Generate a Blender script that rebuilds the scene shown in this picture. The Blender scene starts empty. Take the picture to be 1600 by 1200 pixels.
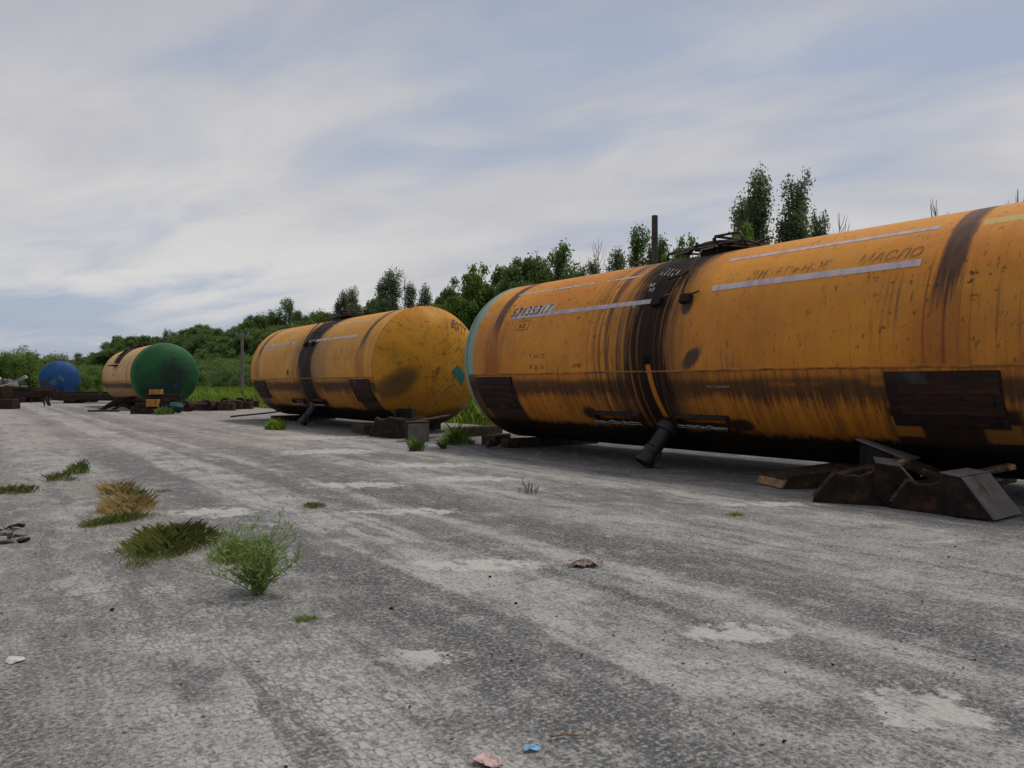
import bpy, bmesh, math, random
import numpy as np
from mathutils import Vector, Matrix, noise as mnoise
R_ = math.radians
random.seed(7); rng = np.random.default_rng(7)
scn = bpy.context.scene
C = scn.collection

# ------------------------------------------------------------------ camera
cam_d = bpy.data.cameras.new('camera'); cam = bpy.data.objects.new('camera', cam_d); C.objects.link(cam)
cam_d.sensor_width = 36.0; cam_d.lens = 36.0 * 1200 / 1600
cam_d.clip_start = 0.05; cam_d.clip_end = 6000
cam.location = (0, 0, 1.2)
cam.rotation_euler = (R_(90.05), 0, R_(-35.0))
scn.camera = cam

# ------------------------------------------------------------------ node helpers
class S:
    """a socket with arithmetic"""
    def __init__(s, nt, sock): s.nt = nt; s.s = sock
    def _m(s, op, *a): return mth(s.nt, op, *a)
    def __add__(s, o): return s._m('ADD', s, o)
    __radd__ = __add__
    def __sub__(s, o): return s._m('SUBTRACT', s, o)
    def __rsub__(s, o): return s._m('SUBTRACT', o, s)
    def __mul__(s, o): return s._m('MULTIPLY', s, o)
    __rmul__ = __mul__
    def __truediv__(s, o): return s._m('DIVIDE', s, o)
    def abs(s): return s._m('ABSOLUTE', s)
    def inv(s): return s._m('SUBTRACT', 1.0, s)
    def max(s, o): return s._m('MAXIMUM', s, o)
    def min(s, o): return s._m('MINIMUM', s, o)
def put(nt, inp, v):
    if isinstance(v, S): nt.links.new(v.s, inp)
    elif isinstance(v, (tuple, list)): inp.default_value = tuple(v) if len(v) == len(inp.default_value) else tuple(v) + (1.0,)
    else: inp.default_value = v
def mth(nt, op, *a):
    n = nt.nodes.new('ShaderNodeMath'); n.operation = op
    for i, v in enumerate(a): put(nt, n.inputs[i], v)
    return S(nt, n.outputs[0])
def comb(nt, x=0.0, y=0.0, z=0.0):
    n = nt.nodes.new('ShaderNodeCombineXYZ')
    for i, v in enumerate((x, y, z)): put(nt, n.inputs[i], v)
    return S(nt, n.outputs[0])
def sep(nt, v):
    n = nt.nodes.new('ShaderNodeSeparateXYZ'); put(nt, n.inputs[0], v)
    return [S(nt, o) for o in n.outputs]
def noi(nt, vec, scale=1.0, detail=3.0, rough=0.55, dist=0.0):
    n = nt.nodes.new('ShaderNodeTexNoise')
    put(nt, n.inputs['Vector'], vec); n.inputs['Scale'].default_value = scale
    n.inputs['Detail'].default_value = detail; n.inputs['Roughness'].default_value = rough
    n.inputs['Distortion'].default_value = dist
    return S(nt, n.outputs['Fac'])
def voro(nt, vec, scale=1.0, feature='F1', rnd=1.0):
    n = nt.nodes.new('ShaderNodeTexVoronoi'); n.feature = feature
    put(nt, n.inputs['Vector'], vec); n.inputs['Scale'].default_value = scale; n.inputs['Randomness'].default_value = rnd
    return S(nt, n.outputs['Distance'])
def sm(nt, x, lo, hi):
    """smoothstep; lo > hi gives a falling step"""
    n = nt.nodes.new('ShaderNodeMapRange'); n.interpolation_type = 'SMOOTHSTEP'
    put(nt, n.inputs[0], x)
    if lo < hi: a, b, c, d = lo, hi, 0.0, 1.0
    else: a, b, c, d = hi, lo, 1.0, 0.0
    for i, v in zip((1, 2, 3, 4), (a, b, c, d)): n.inputs[i].default_value = v
    return S(nt, n.outputs[0])
def mixc(nt, f, a, b, mode='MIX'):
    n = nt.nodes.new('ShaderNodeMix'); n.data_type = 'RGBA'; n.blend_type = mode; n.clamp_factor = True
    put(nt, n.inputs[0], f); put(nt, n.inputs[6], a); put(nt, n.inputs[7], b)
    return S(nt, n.outputs[2])
def bump(nt, hgt, strength=0.5, dist=0.01):
    n = nt.nodes.new('ShaderNodeBump'); n.inputs['Strength'].default_value = strength; n.inputs['Distance'].default_value = dist
    put(nt, n.inputs['Height'], hgt); return S(nt, n.outputs[0])
def mat_new(name):
    m = bpy.data.materials.new(name); m.use_nodes = True; nt = m.node_tree
    b = nt.nodes['Principled BSDF']
    return m, nt, b
def objco(nt):
    n = nt.nodes.new('ShaderNodeTexCoord'); return S(nt, n.outputs['Object'])

# ------------------------------------------------------------------ world: thin bright overcast over a Nishita sky, one soft sun
SUN_EL, SUN_AZ = R_(64), R_(97)            # azimuth clockwise from +Y
w = bpy.data.worlds.new('World'); scn.world = w; w.use_nodes = True
nt = w.node_tree; bg = nt.nodes['Background']
sky = nt.nodes.new('ShaderNodeTexSky'); sky.sky_type = 'NISHITA'; sky.sun_disc = False
sky.sun_elevation = SUN_EL; sky.sun_rotation = SUN_AZ; sky.air_density = 1.0; sky.dust_density = 2.0
tc = nt.nodes.new('ShaderNodeTexCoord'); d = S(nt, tc.outputs['Generated'])
dx, dy, dz = sep(nt, d)
zz = dz.max(0.0) + 0.16
qx, qy = dx / zz, dy / zz
# streaks drawn out across the view
ca, sa = math.cos(R_(-62)), math.sin(R_(-62))
ux, uy = qx * ca + qy * sa, qy * ca - qx * sa
SKY_SEED = 11.3
pc = comb(nt, ux * 0.42, uy * 1.05, SKY_SEED)
big = noi(nt, pc, 0.75, 3, 0.55, 0.6)
fine = noi(nt, comb(nt, ux * 0.8, uy * 1.5, 3.1), 2.0, 5, 0.55, 0.5)
cov = sm(nt, big * 0.70 + fine * 0.30, 0.34, 0.55)
shade = sm(nt, noi(nt, comb(nt, ux * 0.6, uy * 1.0, 9.0), 0.9, 2, 0.5, 0.3), 0.36, 0.64)
lowglow = sm(nt, dz, 0.55, 0.05)
cl_dark = mixc(nt, lowglow, (2.75, 2.85, 3.25, 1), (3.9, 3.9, 4.1, 1))
cl_light = mixc(nt, lowglow, (3.75, 3.75, 3.95, 1), (5.05, 4.95, 4.85, 1))
cloud = mixc(nt, (shade * .75 + sm(nt, fine, .36, .66) * .35).min(1.0), cl_dark, cl_light)
blue = mixc(nt, 0.80, S(nt, sky.outputs[0]), (2.1, 2.65, 3.8, 1))
# the cloud sheet breaks open low over the far end of the yard
az = mth(nt, 'ARCTAN2', dx, dy)
gap = sm(nt, ((az - 0.10) / 0.30).abs() + (big - 0.5) * 2.2 + (fine - .5) * 1.2, 1.1, 0.35) * sm(nt, dz + (fine - .5) * .09 - (az - .1) * .12, 0.135, 0.085)
col = mixc(nt, (cov * 0.66 + 0.30) * (gap * -0.72 + 1.0), blue, cloud)
nt.links.new(col.s, bg.inputs[0]); bg.inputs[1].default_value = 0.10
sun_d = bpy.data.lights.new('sun', 'SUN'); sun = bpy.data.objects.new('sun', sun_d); C.objects.link(sun)
sun_d.energy = 1.5; sun_d.angle = R_(11); sun_d.color = (1.0, 0.95, 0.87)
sd = Vector((math.sin(SUN_AZ) * math.cos(SUN_EL), math.cos(SUN_AZ) * math.cos(SUN_EL), math.sin(SUN_EL)))
sun.rotation_euler = sd.to_track_quat('Z', 'Y').to_euler(); sun.location = sd * 60
scn.view_settings.view_transform = 'Standard'; scn.view_settings.look = 'None'
scn.view_settings.exposure = 0.48; scn.view_settings.gamma = 1.0
scn.view_settings.use_curve_mapping = False
scn.cycles.max_bounces = 5; scn.cycles.diffuse_bounces = 3; scn.cycles.glossy_bounces = 2; scn.cycles.transmission_bounces = 3; scn.cycles.transparent_max_bounces = 6

# ------------------------------------------------------------------ object helpers
def tag(o, label=None, cat=None, group=None, kind=None):
    if label: o['label'] = label
    if cat: o['category'] = cat
    if group: o['group'] = group
    if kind: o['kind'] = kind
    return o
def empty(name, loc, rz=0.0, label=None, cat=None, group=None):
    o = bpy.data.objects.new(name, None); C.objects.link(o); o.location = loc; o.rotation_euler = (0, 0, rz)
    o.empty_display_size = 0.2
    return tag(o, label, cat, group)
def link(name, me, mat, parent=None, loc=None, rot=None, smooth=False):
    o = bpy.data.objects.new(name, me); C.objects.link(o)
    if mat is not None and len(me.materials) == 0: me.materials.append(mat)
    if parent is not None: o.parent = parent
    if loc is not None: o.location = loc
    if rot is not None: o.rotation_euler = rot
    if smooth:
        me.polygons.foreach_set('use_smooth', [True] * len(me.polygons))
    return o
def pyd(name, v, f):
    me = bpy.data.meshes.new(name); me.from_pydata([tuple(p) for p in v], [], f); me.update(); return me
def bm_mesh(name, bm, recalc=True):
    if recalc: bmesh.ops.recalc_face_normals(bm, faces=bm.faces)
    me = bpy.data.meshes.new(name); bm.to_mesh(me); bm.free(); return me
def box_bm(sx, sy, sz, bev=0.0, c=(0, 0, 0), bm=None, rot=None):
    own = bm is None
    bm2 = bmesh.new(); bmesh.ops.create_cube(bm2, size=1.0)
    bmesh.ops.scale(bm2, vec=(sx, sy, sz), verts=bm2.verts)
    if bev > 0: bmesh.ops.bevel(bm2, geom=bm2.edges[:], offset=bev, segments=1, affect='EDGES')
    if rot is not None: bmesh.ops.rotate(bm2, cent=(0, 0, 0), matrix=rot, verts=bm2.verts)
    bmesh.ops.translate(bm2, vec=c, verts=bm2.verts)
    if own: return bm2
    me = bpy.data.meshes.new('tmp'); bm2.to_mesh(me); bm2.free(); bm.from_mesh(me); bpy.data.meshes.remove(me); return bm
def tube(pts, rads, n=8, cap=True):
    """verts, faces of a tube along a polyline"""
    if not hasattr(rads, '__len__'): rads = [rads] * len(pts)
    P = [Vector(p) for p in pts]; V = []; F = []
    up0 = Vector((0.123, 0.456, 0.9))
    for i, p in enumerate(P):
        t = (P[min(i + 1, len(P) - 1)] - P[max(i - 1, 0)]).normalized()
        a = t.cross(up0)
        if a.length < 1e-3: a = t.cross(Vector((1, 0, 0)))
        a.normalize(); b = t.cross(a)
        for k in range(n):
            q = 2 * math.pi * k / n
            V.append(p + (a * math.cos(q) + b * math.sin(q)) * rads[i])
    for i in range(len(P) - 1):
        for k in range(n):
            F.append((i * n + k, i * n + (k + 1) % n, (i + 1) * n + (k + 1) % n, (i + 1) * n + k))
    if cap: F.append(tuple(range(n))[::-1]); F.append(tuple((len(P) - 1) * n + k for k in range(n)))
    return V, F
def tube_obj(name, pts, r, mat, parent=None, n=8, smooth=True):
    v, f = tube(pts, r, n); return link(name, pyd(name, v, f), mat, parent, smooth=smooth)
def merge(parts):
    V = []; F = []
    for v, f in parts:
        o = len(V); V += list(v); F += [tuple(i + o for i in q) for q in f]
    return V, F
def prism(profile, y0, y1):
    n = len(profile)
    V = [(p[0], y0, p[1]) for p in profile] + [(p[0], y1, p[1]) for p in profile]
    F = [tuple(range(n)), tuple(range(2 * n - 1, n - 1, -1))] + [(i, i + n, (i + 1) % n + n, (i + 1) % n) for i in range(n)]
    bm = bmesh.new(); vs = [bm.verts.new(p) for p in V]
    for q in F: bm.faces.new([vs[i] for i in q])
    return bm
def quads(name, cen, a, b):
    """N leaf cards: centre, half vectors a and b -> mesh (diamond quads)"""
    n = len(cen)
    v = np.empty((n, 4, 3)); v[:, 0] = cen - a; v[:, 1] = cen - b; v[:, 2] = cen + a; v[:, 3] = cen + b
    return fast_mesh(name, v.reshape(-1, 3), n, 4)
def fast_mesh(name, v, nf, k):
    me = bpy.data.meshes.new(name)
    me.vertices.add(len(v)); me.vertices.foreach_set('co', np.asarray(v, dtype=np.float32).ravel())
    me.loops.add(nf * k); me.loops.foreach_set('vertex_index', np.arange(nf * k, dtype=np.int32))
    me.polygons.add(nf); me.polygons.foreach_set('loop_start', np.arange(0, nf * k, k, dtype=np.int32))
    me.update(calc_edges=True); me.validate(); return me
def rdir(n):
    v = rng.normal(size=(n, 3)); return v / np.linalg.norm(v, axis=1, keepdims=True)
def copy_tree(o, parent=None):
    c = o.copy(); C.objects.link(c); c.parent = parent
    for ch in list(o.children): copy_tree(ch, c)
    return c

# ------------------------------------------------------------------ plain materials
def simple(name, c1, c2, scale=6.0, rough=0.8, bmp=0.3, metal=0.0, c3=None, streak=1.0, spec=.22):
    m, nt, b = mat_new(name); p = objco(nt)
    x, y, z = sep(nt, p)
    n1 = noi(nt, comb(nt, x, y, z * streak), scale, 5, 0.6)
    col = mixc(nt, sm(nt, n1, 0.35, 0.68), c1, c2)
    if c3 is not None: col = mixc(nt, sm(nt, noi(nt, p, scale * 0.6, 4, 0.65), 0.55, 0.72), col, c3)
    put(nt, b.inputs['Base Color'], col); b.inputs['Roughness'].default_value = rough; b.inputs['Metallic'].default_value = metal; b.inputs['Specular IOR Level'].default_value = spec
    put(nt, b.inputs['Normal'], bump(nt, noi(nt, p, scale * 6, 4, 0.6), bmp, 0.01))
    return m
M = {}
M['tar'] = simple('tarred_steel', (.009, .008, .008), (.020, .017, .016), 5, .75, .5, spec=.15, c3=(.040, .021, .014))
M['rod'] = simple('sooty_rod', (.020, .016, .014), (.05, .03, .022), 8, .6, .3)
M['rust'] = simple('rusty_steel', (.035, .020, .014), (.075, .036, .02), 6, .85, .5, c3=(.018, .014, .013))
M['rust_dark'] = simple('dark_rusty_steel', (.016, .012, .011), (.045, .024, .016), 6, .85, .5)
M['plate'] = simple('saddle_plate_steel', (.016, .011, .011), (.040, .016, .012), 4, .75, .5, streak=5.0, c3=(.05, .045, .045))
M['plate2'] = simple('saddle_rib_steel', (.022, .013, .011), (.055, .022, .014), 4, .8, .5, streak=6.0)
M['bare'] = simple('torn_bare_metal', (.10, .10, .11), (.32, .32, .34), 30, .4, .4, metal=.3)
M['greylit'] = simple('grey_lit_face_steel', (.115, .098, .092), (.165, .142, .135), 5, .85, .5, c3=(.085, .052, .036))  # paler grey steel: light on the block faces put into the colour
M['wood'] = simple('oily_timber', (.020, .015, .012), (.055, .036, .024), 9, .85, .6, c3=(.09, .055, .03))
M['pipe'] = simple('oily_pipe', (.009, .008, .009), (.020, .018, .018), 5, .5, .3, spec=.4)
M['woodraw'] = simple('splintered_timber', (.20, .12, .06), (.32, .20, .10), 14, .85, .6, c3=(.08, .05, .03))
M['support'] = simple('rusty_black_support', (.012, .010, .009), (.034, .021, .015), 7, .85, .6, spec=.12, c3=(.060, .030, .018))
M['edgewood'] = simple('scorched_timber_edge', (.030, .020, .015), (.075, .045, .027), 9, .85, .7, c3=(.34, .17, .06))
M['concrete'] = simple('old_concrete', (.20, .19, .18), (.33, .32, .30), 1.5, .9, .5, c3=(.12, .11, .10))
M['rubble'] = simple('broken_concrete', (.11, .105, .10), (.30, .29, .275), 1.2, .9, .5, c3=(.10, .09, .085))
M['pole'] = simple('weathered_pole', (.13, .12, .11), (.20, .185, .17), 3, .9, .4)
M['woodpole'] = simple('tarred_wood_pole', (.05, .042, .037), (.09, .075, .065), 3, .9, .4)
M['yellowpaint'] = simple('chipped_yellow_paint', (.38, .18, .035), (.28, .12, .025), 8, .6, .3, c3=(.16, .06, .02))
M['bark'] = simple('tree_bark', (.06, .05, .04), (.11, .095, .08), 5, .95, .6)
M['deadwood'] = simple('dead_grey_wood', (.17, .155, .14), (.24, .22, .20), 5, .95, .3)
M['fence'] = simple('pale_fence_panel', (.30, .30, .29), (.40, .40, .39), 1, .9, .2)
M['tealcloth'] = simple('teal_plastic_sheet', (.006, .035, .030), (.010, .06, .05), 6, .6, .4)
M['pinkpaper'] = simple('crumpled_pink_paper', (.50, .33, .30), (.60, .45, .42), 20, .8, .6, c3=(.42, .30, .27))
M['bluefoil'] = simple('blue_wrapper', (.08, .32, .55), (.35, .55, .68), 60, .4, .4)
M['wrapper'] = simple('dirty_wrapper', (.12, .07, .06), (.42, .36, .33), 14, .7, .6, c3=(.05, .03, .025))
M['whiteslab'] = simple('pale_plaster', (.45, .43, .40), (.55, .53, .50), 10, .9, .5, c3=(.3, .28, .26))
M['blacklump'] = simple('black_tar_lump', (.008, .008, .009), (.02, .018, .018), 9, .7, .6)
M['hole'] = simple('cut_hole', (.002, .002, .002), (.004, .003, .003), 9, .9, .1)

def leafmat(name, c1, c2, trans=0.3):
    m, nt, b = mat_new(name)
    g = nt.nodes.new('ShaderNodeNewGeometry'); rnd = S(nt, g.outputs['Random Per Island'])
    oi = nt.nodes.new('ShaderNodeObjectInfo'); orr = S(nt, oi.outputs['Random'])
    col = mixc(nt, rnd, c1, c2)
    col = mixc(nt, orr * 0.35, col, tuple(x * .7 for x in c1))
    put(nt, b.inputs['Base Color'], col); b.inputs['Roughness'].default_value = .55
    b.inputs['Specular IOR Level'].default_value = .3
    t = nt.nodes.new('ShaderNodeBsdfTranslucent'); put(nt, t.inputs[0], mixc(nt, 0.5, col, (c2[0] * 1.4, c2[1] * 1.5, c2[2]), 'MIX'))
    mx = nt.nodes.new('ShaderNodeMixShader'); mx.inputs[0].default_value = trans
    nt.links.new(b.outputs[0], mx.inputs[1]); nt.links.new(t.outputs[0], mx.inputs[2])
    nt.links.new(mx.outputs[0], nt.nodes['Material Output'].inputs[0]); return m
M['leaf'] = leafmat('broad_leaves', (0.062, 0.098, 0.035), (0.156, 0.219, 0.073), .48)
M['leafpop'] = leafmat('poplar_leaves', (0.069, 0.094, 0.053), (0.163, 0.198, 0.106), .48)
M['leaflight'] = leafmat('light_leaves', (0.084, 0.132, 0.031), (0.185, 0.258, 0.067), .48)
M['grass'] = leafmat('field_grass', (.13, .21, .030), (.27, .36, .070), .5)
M['grassdark'] = leafmat('dark_turf', (.075, .100, .028), (.210, .225, .075), .45)
M['grassdry'] = leafmat('dry_grass', (.40, .28, .13), (.60, .45, .25), .35)
M['weed'] = leafmat('weed_leaves', (.12, .19, .045), (.27, .35, .115), .45)
M['stem'] = leafmat('weed_stems', (.12, .15, .05), (.17, .19, .07), .2)

# ------------------------------------------------------------------ ground
def ground_mat():
    m, nt, b = mat_new('worn_yard_surface')
    p = objco(nt); x, y, z = sep(nt, p)
    track = comb(nt, x * 1.25, y * 0.28, 0.0)           # tracks run along the row of tanks
    big = noi(nt, p, 0.22, 4, 0.6, 0.5)
    mid = noi(nt, track, 1.0, 5, 0.62, 0.4)
    mott = noi(nt, p, 2.3, 6, 0.68, 0.3)
    grain = noi(nt, p, 55, 4, 0.75)
    chip2 = voro(nt, p, 28, 'F1')
    col = mixc(nt, sm(nt, mid, 0.36, 0.66), (.150, .147, .144, 1), (.265, .257, .243, 1))
    col = mixc(nt, sm(nt, big, 0.46, 0.68) * 0.55, col, (.33, .315, .295, 1))
    # darker bare asphalt patches
    col = mixc(nt, sm(nt, noi(nt, comb(nt, x * 1.1, y * .22, 4.0), 0.9, 5, 0.66), 0.50, 0.60) * 0.60, col, (.090, .088, .089, 1))
    wob = (noi(nt, comb(nt, x, y * .3, 0), 1.3, 4, .6) - 0.5)
    xx = x + wob * 0.35
    def strip(c, hw, soft=0.12):
        return sm(nt, (xx - c).abs(), hw + soft, max(hw - soft, 0.0))
    brk = sm(nt, mott * .6 + noi(nt, comb(nt, x * .8, y * .5, 3.3), 1.2, 3, .6) * .4, 0.40, 0.56)
    # dusty wheel tracks, pale; one sharp paving edge at x = 2.2
    t1 = strip(2.56, .33, .05) * brk; t2 = strip(.98, .50, .16) * brk; t3 = strip(4.75, .24) * brk; t4 = strip(6.3, .3) * brk; t5 = strip(3.42, .10, .07) * brk; t6 = strip(5.4, .10, .07) * brk
    tr = t1.max(t2).max(t3 * .7).max(t4 * .6).max(t5 * .75).max(t6 * .6)
    dk = strip(1.86, .20, .12).max(strip(3.02, .06, .05)).max(strip(3.95, .32, .15)) * sm(nt, mott, .66, .42)
    col = mixc(nt, dk * .85, col, (.085, .083, .082, 1))
    col = mixc(nt, tr * 0.88, col, (.47, .455, .425, 1))
    edge = sm(nt, (x + (noi(nt, p, 3, 2) - .5) * .05 - 2.22).abs(), .035, .005) * sm(nt, mott, .38, .55)
    col = mixc(nt, edge * .55, col, (.12, .12, .125, 1))
    # tread prints: rows of small cells pressed in the dust
    cells = voro(nt, comb(nt, x * 34.0 + (mott - .5) * 1.5, y * 15.0 + x * 6.0, 0), 1.0, 'DISTANCE_TO_EDGE', .6)
    zone = (t1 * .5).max(t2 * .9).max(sm(nt, noi(nt, comb(nt, x * .9, y * .35, 7.7), .9, 3, .5), .56, .66) * .6).max(sm(nt, (x - .9).abs(), .75, .45) * sm(nt, (y - 5.6).abs(), 2.6, 1.4))
    tread = sm(nt, cells, .20, .02) * zone * sm(nt, mott, .36, .50)
    col = mixc(nt, tread * .66, col, (.085, .083, .08, 1))
    # dark asphalt showing through in long scuffs along the tracks
    hol = noi(nt, comb(nt, x * 2.2, y * .34, 14.0), 1.3, 6, .74, .3)
    col = mixc(nt, sm(nt, hol, .53, .61) * .70, col, (.088, .086, .088, 1))
    # pale lime spots with ragged edges
    lime = sm(nt, noi(nt, comb(nt, x * .9, y * .8, 2.0), 1.0, 7, 0.72, 0.3), 0.60, 0.66)
    rag = (noi(nt, comb(nt, x, y * .7, 1.0), 7.0, 6, .75) - .5) * 7.5
    ra = x * .8192 - y * .5736; fa = x * .5736 + y * .8192          # patches lie across the tracks at an angle
    def rspot(cr, cf, rr_, rf):
        er = (ra - cr) / rr_; ef = (fa - cf) / rf
        return sm(nt, er * er + ef * ef + rag, 1.0, .5)
    sp = rspot(-.42, 3.36, .17, .12)
    for q in ((1.53, 2.85, .24, .20), (-2.8, 7.25, .42, .28), (-.98, 7.3, .50, .20), (-1.84, 9.2, .60, .30), (-.53, 9.8, .65, .26), (-1.33, 11.4, .75, .36), (-3.2, 13.8, .9, .6), (2.58, 7.7, .55, .14), (-4.6, 17.5, 1.1, .8), (-.2, 5.1, .5, .16), (1.1, 3.7, .3, .14)): sp = sp.max(rspot(*q))
    col = mixc(nt, (lime * .6).max(sp * .85), col, (.50, .48, .445, 1))
    # reddish dust further along the yard
    far = sm(nt, y, 9.0, 22.0) * sm(nt, noi(nt, comb(nt, x * .5, y * .5, 5.0), .5, 5, .65), .40, .62)
    col = mixc(nt, far * .60, col, (.35, .27, .235, 1))
    pink = sm(nt, noi(nt, p, .8, 5, .6, .4), .56, .70)
    col = mixc(nt, pink * .35, col, (.36, .29, .265, 1))
    # brown earth along the left edge of the track
    earth = sm(nt, x + (mott - .5) * .9, .75, .2) * sm(nt, noi(nt, p, .7, 4, .6), .40, .60)
    col = mixc(nt, earth * .7, col, (.19, .165, .14, 1))
    # dirt gathered where the weeds grow
    dirt = sm(nt, (x - 1.2).abs() + (mott - .5) * 1.2, .50, .15) * sm(nt, (y - 8.0).abs() + (hol - .5) * 3, 4.2, 2.6)
    col = mixc(nt, dirt * .55, col, (.150, .128, .105, 1))
    # oily ground along the tanks, the shade below them painted in too
    oily_shade = sm(nt, (x - 9.2).abs() + (mott - .5) * 1.6, 2.0, 1.2) * sm(nt, y, 28, 26)
    col = mixc(nt, oily_shade * .82, col, (.045, .043, .043, 1))
    weed_dark = sm(nt, ((x - 1.45) / .42) * ((x - 1.45) / .42) + ((y - 3.95) / .30) * ((y - 3.95) / .30) + rag * .18, 1.2, .4)  # darker oval with uneven rim beside the tall weed
    col = mixc(nt, weed_dark * .5, col, (.085, .085, .088, 1))
    # blotchy wear, a hand to an arm across
    bl = noi(nt, comb(nt, x, y * .45, 6.0), 6.5, 5, .72)
    col = mixc(nt, sm(nt, bl, .52, .64) * .50, col, (.42, .405, .385, 1))
    col = mixc(nt, sm(nt, bl, .48, .38) * .55, col, (.095, .093, .094, 1))
    # chippings: coarse pale and dark grains, two sizes
    g2 = noi(nt, comb(nt, x, y, 8.0), 24, 4, .7)
    keep = (lime * .6).max(sp * .7).max(tr * .35).inv()
    col = mixc(nt, sm(nt, grain, .50, .64) * .55, col, (.50, .485, .455, 1))
    col = mixc(nt, sm(nt, grain, .49, .36) * keep * .80, col, (.045, .045, .048, 1))
    col = mixc(nt, sm(nt, g2, .52, .66) * keep * .55, col, (.075, .075, .078, 1))
    col = mixc(nt, sm(nt, g2, .46, .34) * .40, col, (.43, .42, .40, 1))
    put(nt, b.inputs['Base Color'], col); b.inputs['Roughness'].default_value = .93; b.inputs['Specular IOR Level'].default_value = .25
    hgt = grain * 1.0 + chip2 * .5 + g2 * .8
    put(nt, b.inputs['Normal'], bump(nt, hgt, .85, .014))
    return m
def soil_mat():
    m, nt, b = mat_new('grassy_soil'); p = objco(nt)
    n = noi(nt, p, .3, 5, .6); n2 = noi(nt, p, 4, 5, .7)
    col = mixc(nt, sm(nt, n, .35, .65), (.055, .085, .020, 1), (.095, .14, .030, 1))
    col = mixc(nt, sm(nt, n2, .5, .7) * .5, col, (.045, .055, .02, 1))
    put(nt, b.inputs['Base Color'], col); b.inputs['Roughness'].default_value = .95
    put(nt, b.inputs['Normal'], bump(nt, n2, .8, .1)); return m
g = pyd('ground', [(-2500, -2500, -.03), (3500, -2500, -.03), (3500, 3500, -.03), (-2500, 3500, -.03)], [(0, 1, 2, 3)])
tag(link('ground', g, soil_mat()), kind='structure')
# the yard: a sheet with a ragged edge towards the grass
def yard_mesh():
    xs_edge = []
    ys = np.linspace(-25, 96, 120)
    bm = bmesh.new(); cols = []
    xs = np.linspace(-45, 12.2, 58)
    for yv in ys:
        e = 12.5 + 0.5 * mnoise.noise(Vector((0, yv * .35, 3))) + .25 * mnoise.noise(Vector((0, yv * 1.3, 8)))
        row = []
        for xv in list(xs) + [e]:
            zv = 0.0
            if xv < 7: zv = .012 * mnoise.noise(Vector((xv * .5, yv * .35, 1.0)))
            if xv == e: zv = -.02
            row.append(bm.verts.new((xv, yv, zv)))
        cols.append(row)
    for i in range(len(cols) - 1):
        for j in range(len(cols[0]) - 1):
            bm.faces.new((cols[i][j], cols[i][j + 1], cols[i + 1][j + 1], cols[i + 1][j]))
    return bm_mesh('yard', bm)
M['yard'] = ground_mat()
tag(link('yard', yard_mesh(), M['yard'], smooth=True), kind='structure')

# ------------------------------------------------------------------ tanks
ZC, RAD, HL, DOME = 1.67, 1.5, 4.72, .64
def cpos(u, a, r=RAD): return (-r * math.cos(a), u, ZC + r * math.sin(a))
def patch(u0, u1, a0, a1, r=RAD, th=0.0, nu=2, na=10):
    """curved plate on the shell (angles in degrees from the camera side, up positive)"""
    V = []; F = []
    U = np.linspace(u0, u1, nu + 1); A = np.radians(np.linspace(a0, a1, na + 1))
    for rr in ((r + th,) if th == 0 else (r, r + th)):
        for a in A:
            for u in U: V.append(cpos(u, a, rr))
    m = nu + 1; k = (na + 1) * m
    top = 0 if th == 0 else k
    for i in range(na):
        for j in range(nu):
            q = (i * m + j, i * m + j + 1, (i + 1) * m + j + 1, (i + 1) * m + j)
            F.append(tuple(x + top for x in q))
    if th:
        for i in range(na): F.append((i * m, i * m + k, (i + 1) * m + k, (i + 1) * m)); F.append((i * m + nu, (i + 1) * m + nu, (i + 1) * m + nu + k, i * m + nu + k))
        for j in range(nu): F.append((j, j + 1, j + 1 + k, j + k)); q = na * m; F.append((q + j, q + j + k, q + j + 1 + k, q + j + 1))
    return V, F
def patch_obj(name, mat, parent, *a, **k):
    v, f = patch(*a, **k); bm = bmesh.new(); vs = [bm.verts.new(p) for p in v]
    for q in f: bm.faces.new([vs[i] for i in q])
    return link(name, bm_mesh(name, bm), mat, parent)
def shell_mesh(seg=128):
    V = []; F = []; ny = 12
    for j in range(ny + 1):
        u = -HL + 2 * HL * j / ny
        for i in range(seg): V.append(cpos(u, 2 * math.pi * i / seg))
    for j in range(ny):
        for i in range(seg): F.append((j * seg + i, j * seg + (i + 1) % seg, (j + 1) * seg + (i + 1) % seg, (j + 1) * seg + i))
    me = pyd('shell', V, F); bm = bmesh.new(); bm.from_mesh(me); return bm_mesh('shell', bm)
def dome_y(r):  # torispherical outline: flat middle, tight knuckle
    q = max(0.0, 1 - (r / RAD) ** 2.6); return DOME * q ** .52
def cap_mesh(sgn, seg=128, rings=22):
    V = []; F = []
    for j in range(rings):
        t = j / rings; r = RAD * math.cos(t * math.pi / 2) ** .8
        r = RAD if j == 0 else r
        for i in range(seg):
            a = 2 * math.pi * i / seg; V.append((-r * math.cos(a), sgn * (HL + dome_y(r)), ZC + r * math.sin(a)))
    V.append((0, sgn * (HL + DOME), ZC)); last = len(V) - 1
    for j in range(rings - 1):
        for i in range(seg): F.append((j * seg + i, j * seg + (i + 1) % seg, (j + 1) * seg + (i + 1) % seg, (j + 1) * seg + i))
    for i in range(seg): F.append(((rings - 1) * seg + i, (rings - 1) * seg + (i + 1) % seg, last))
    me = pyd('end_cap', V, F); bm = bmesh.new(); bm.from_mesh(me); return bm_mesh('end_cap', bm)

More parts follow.
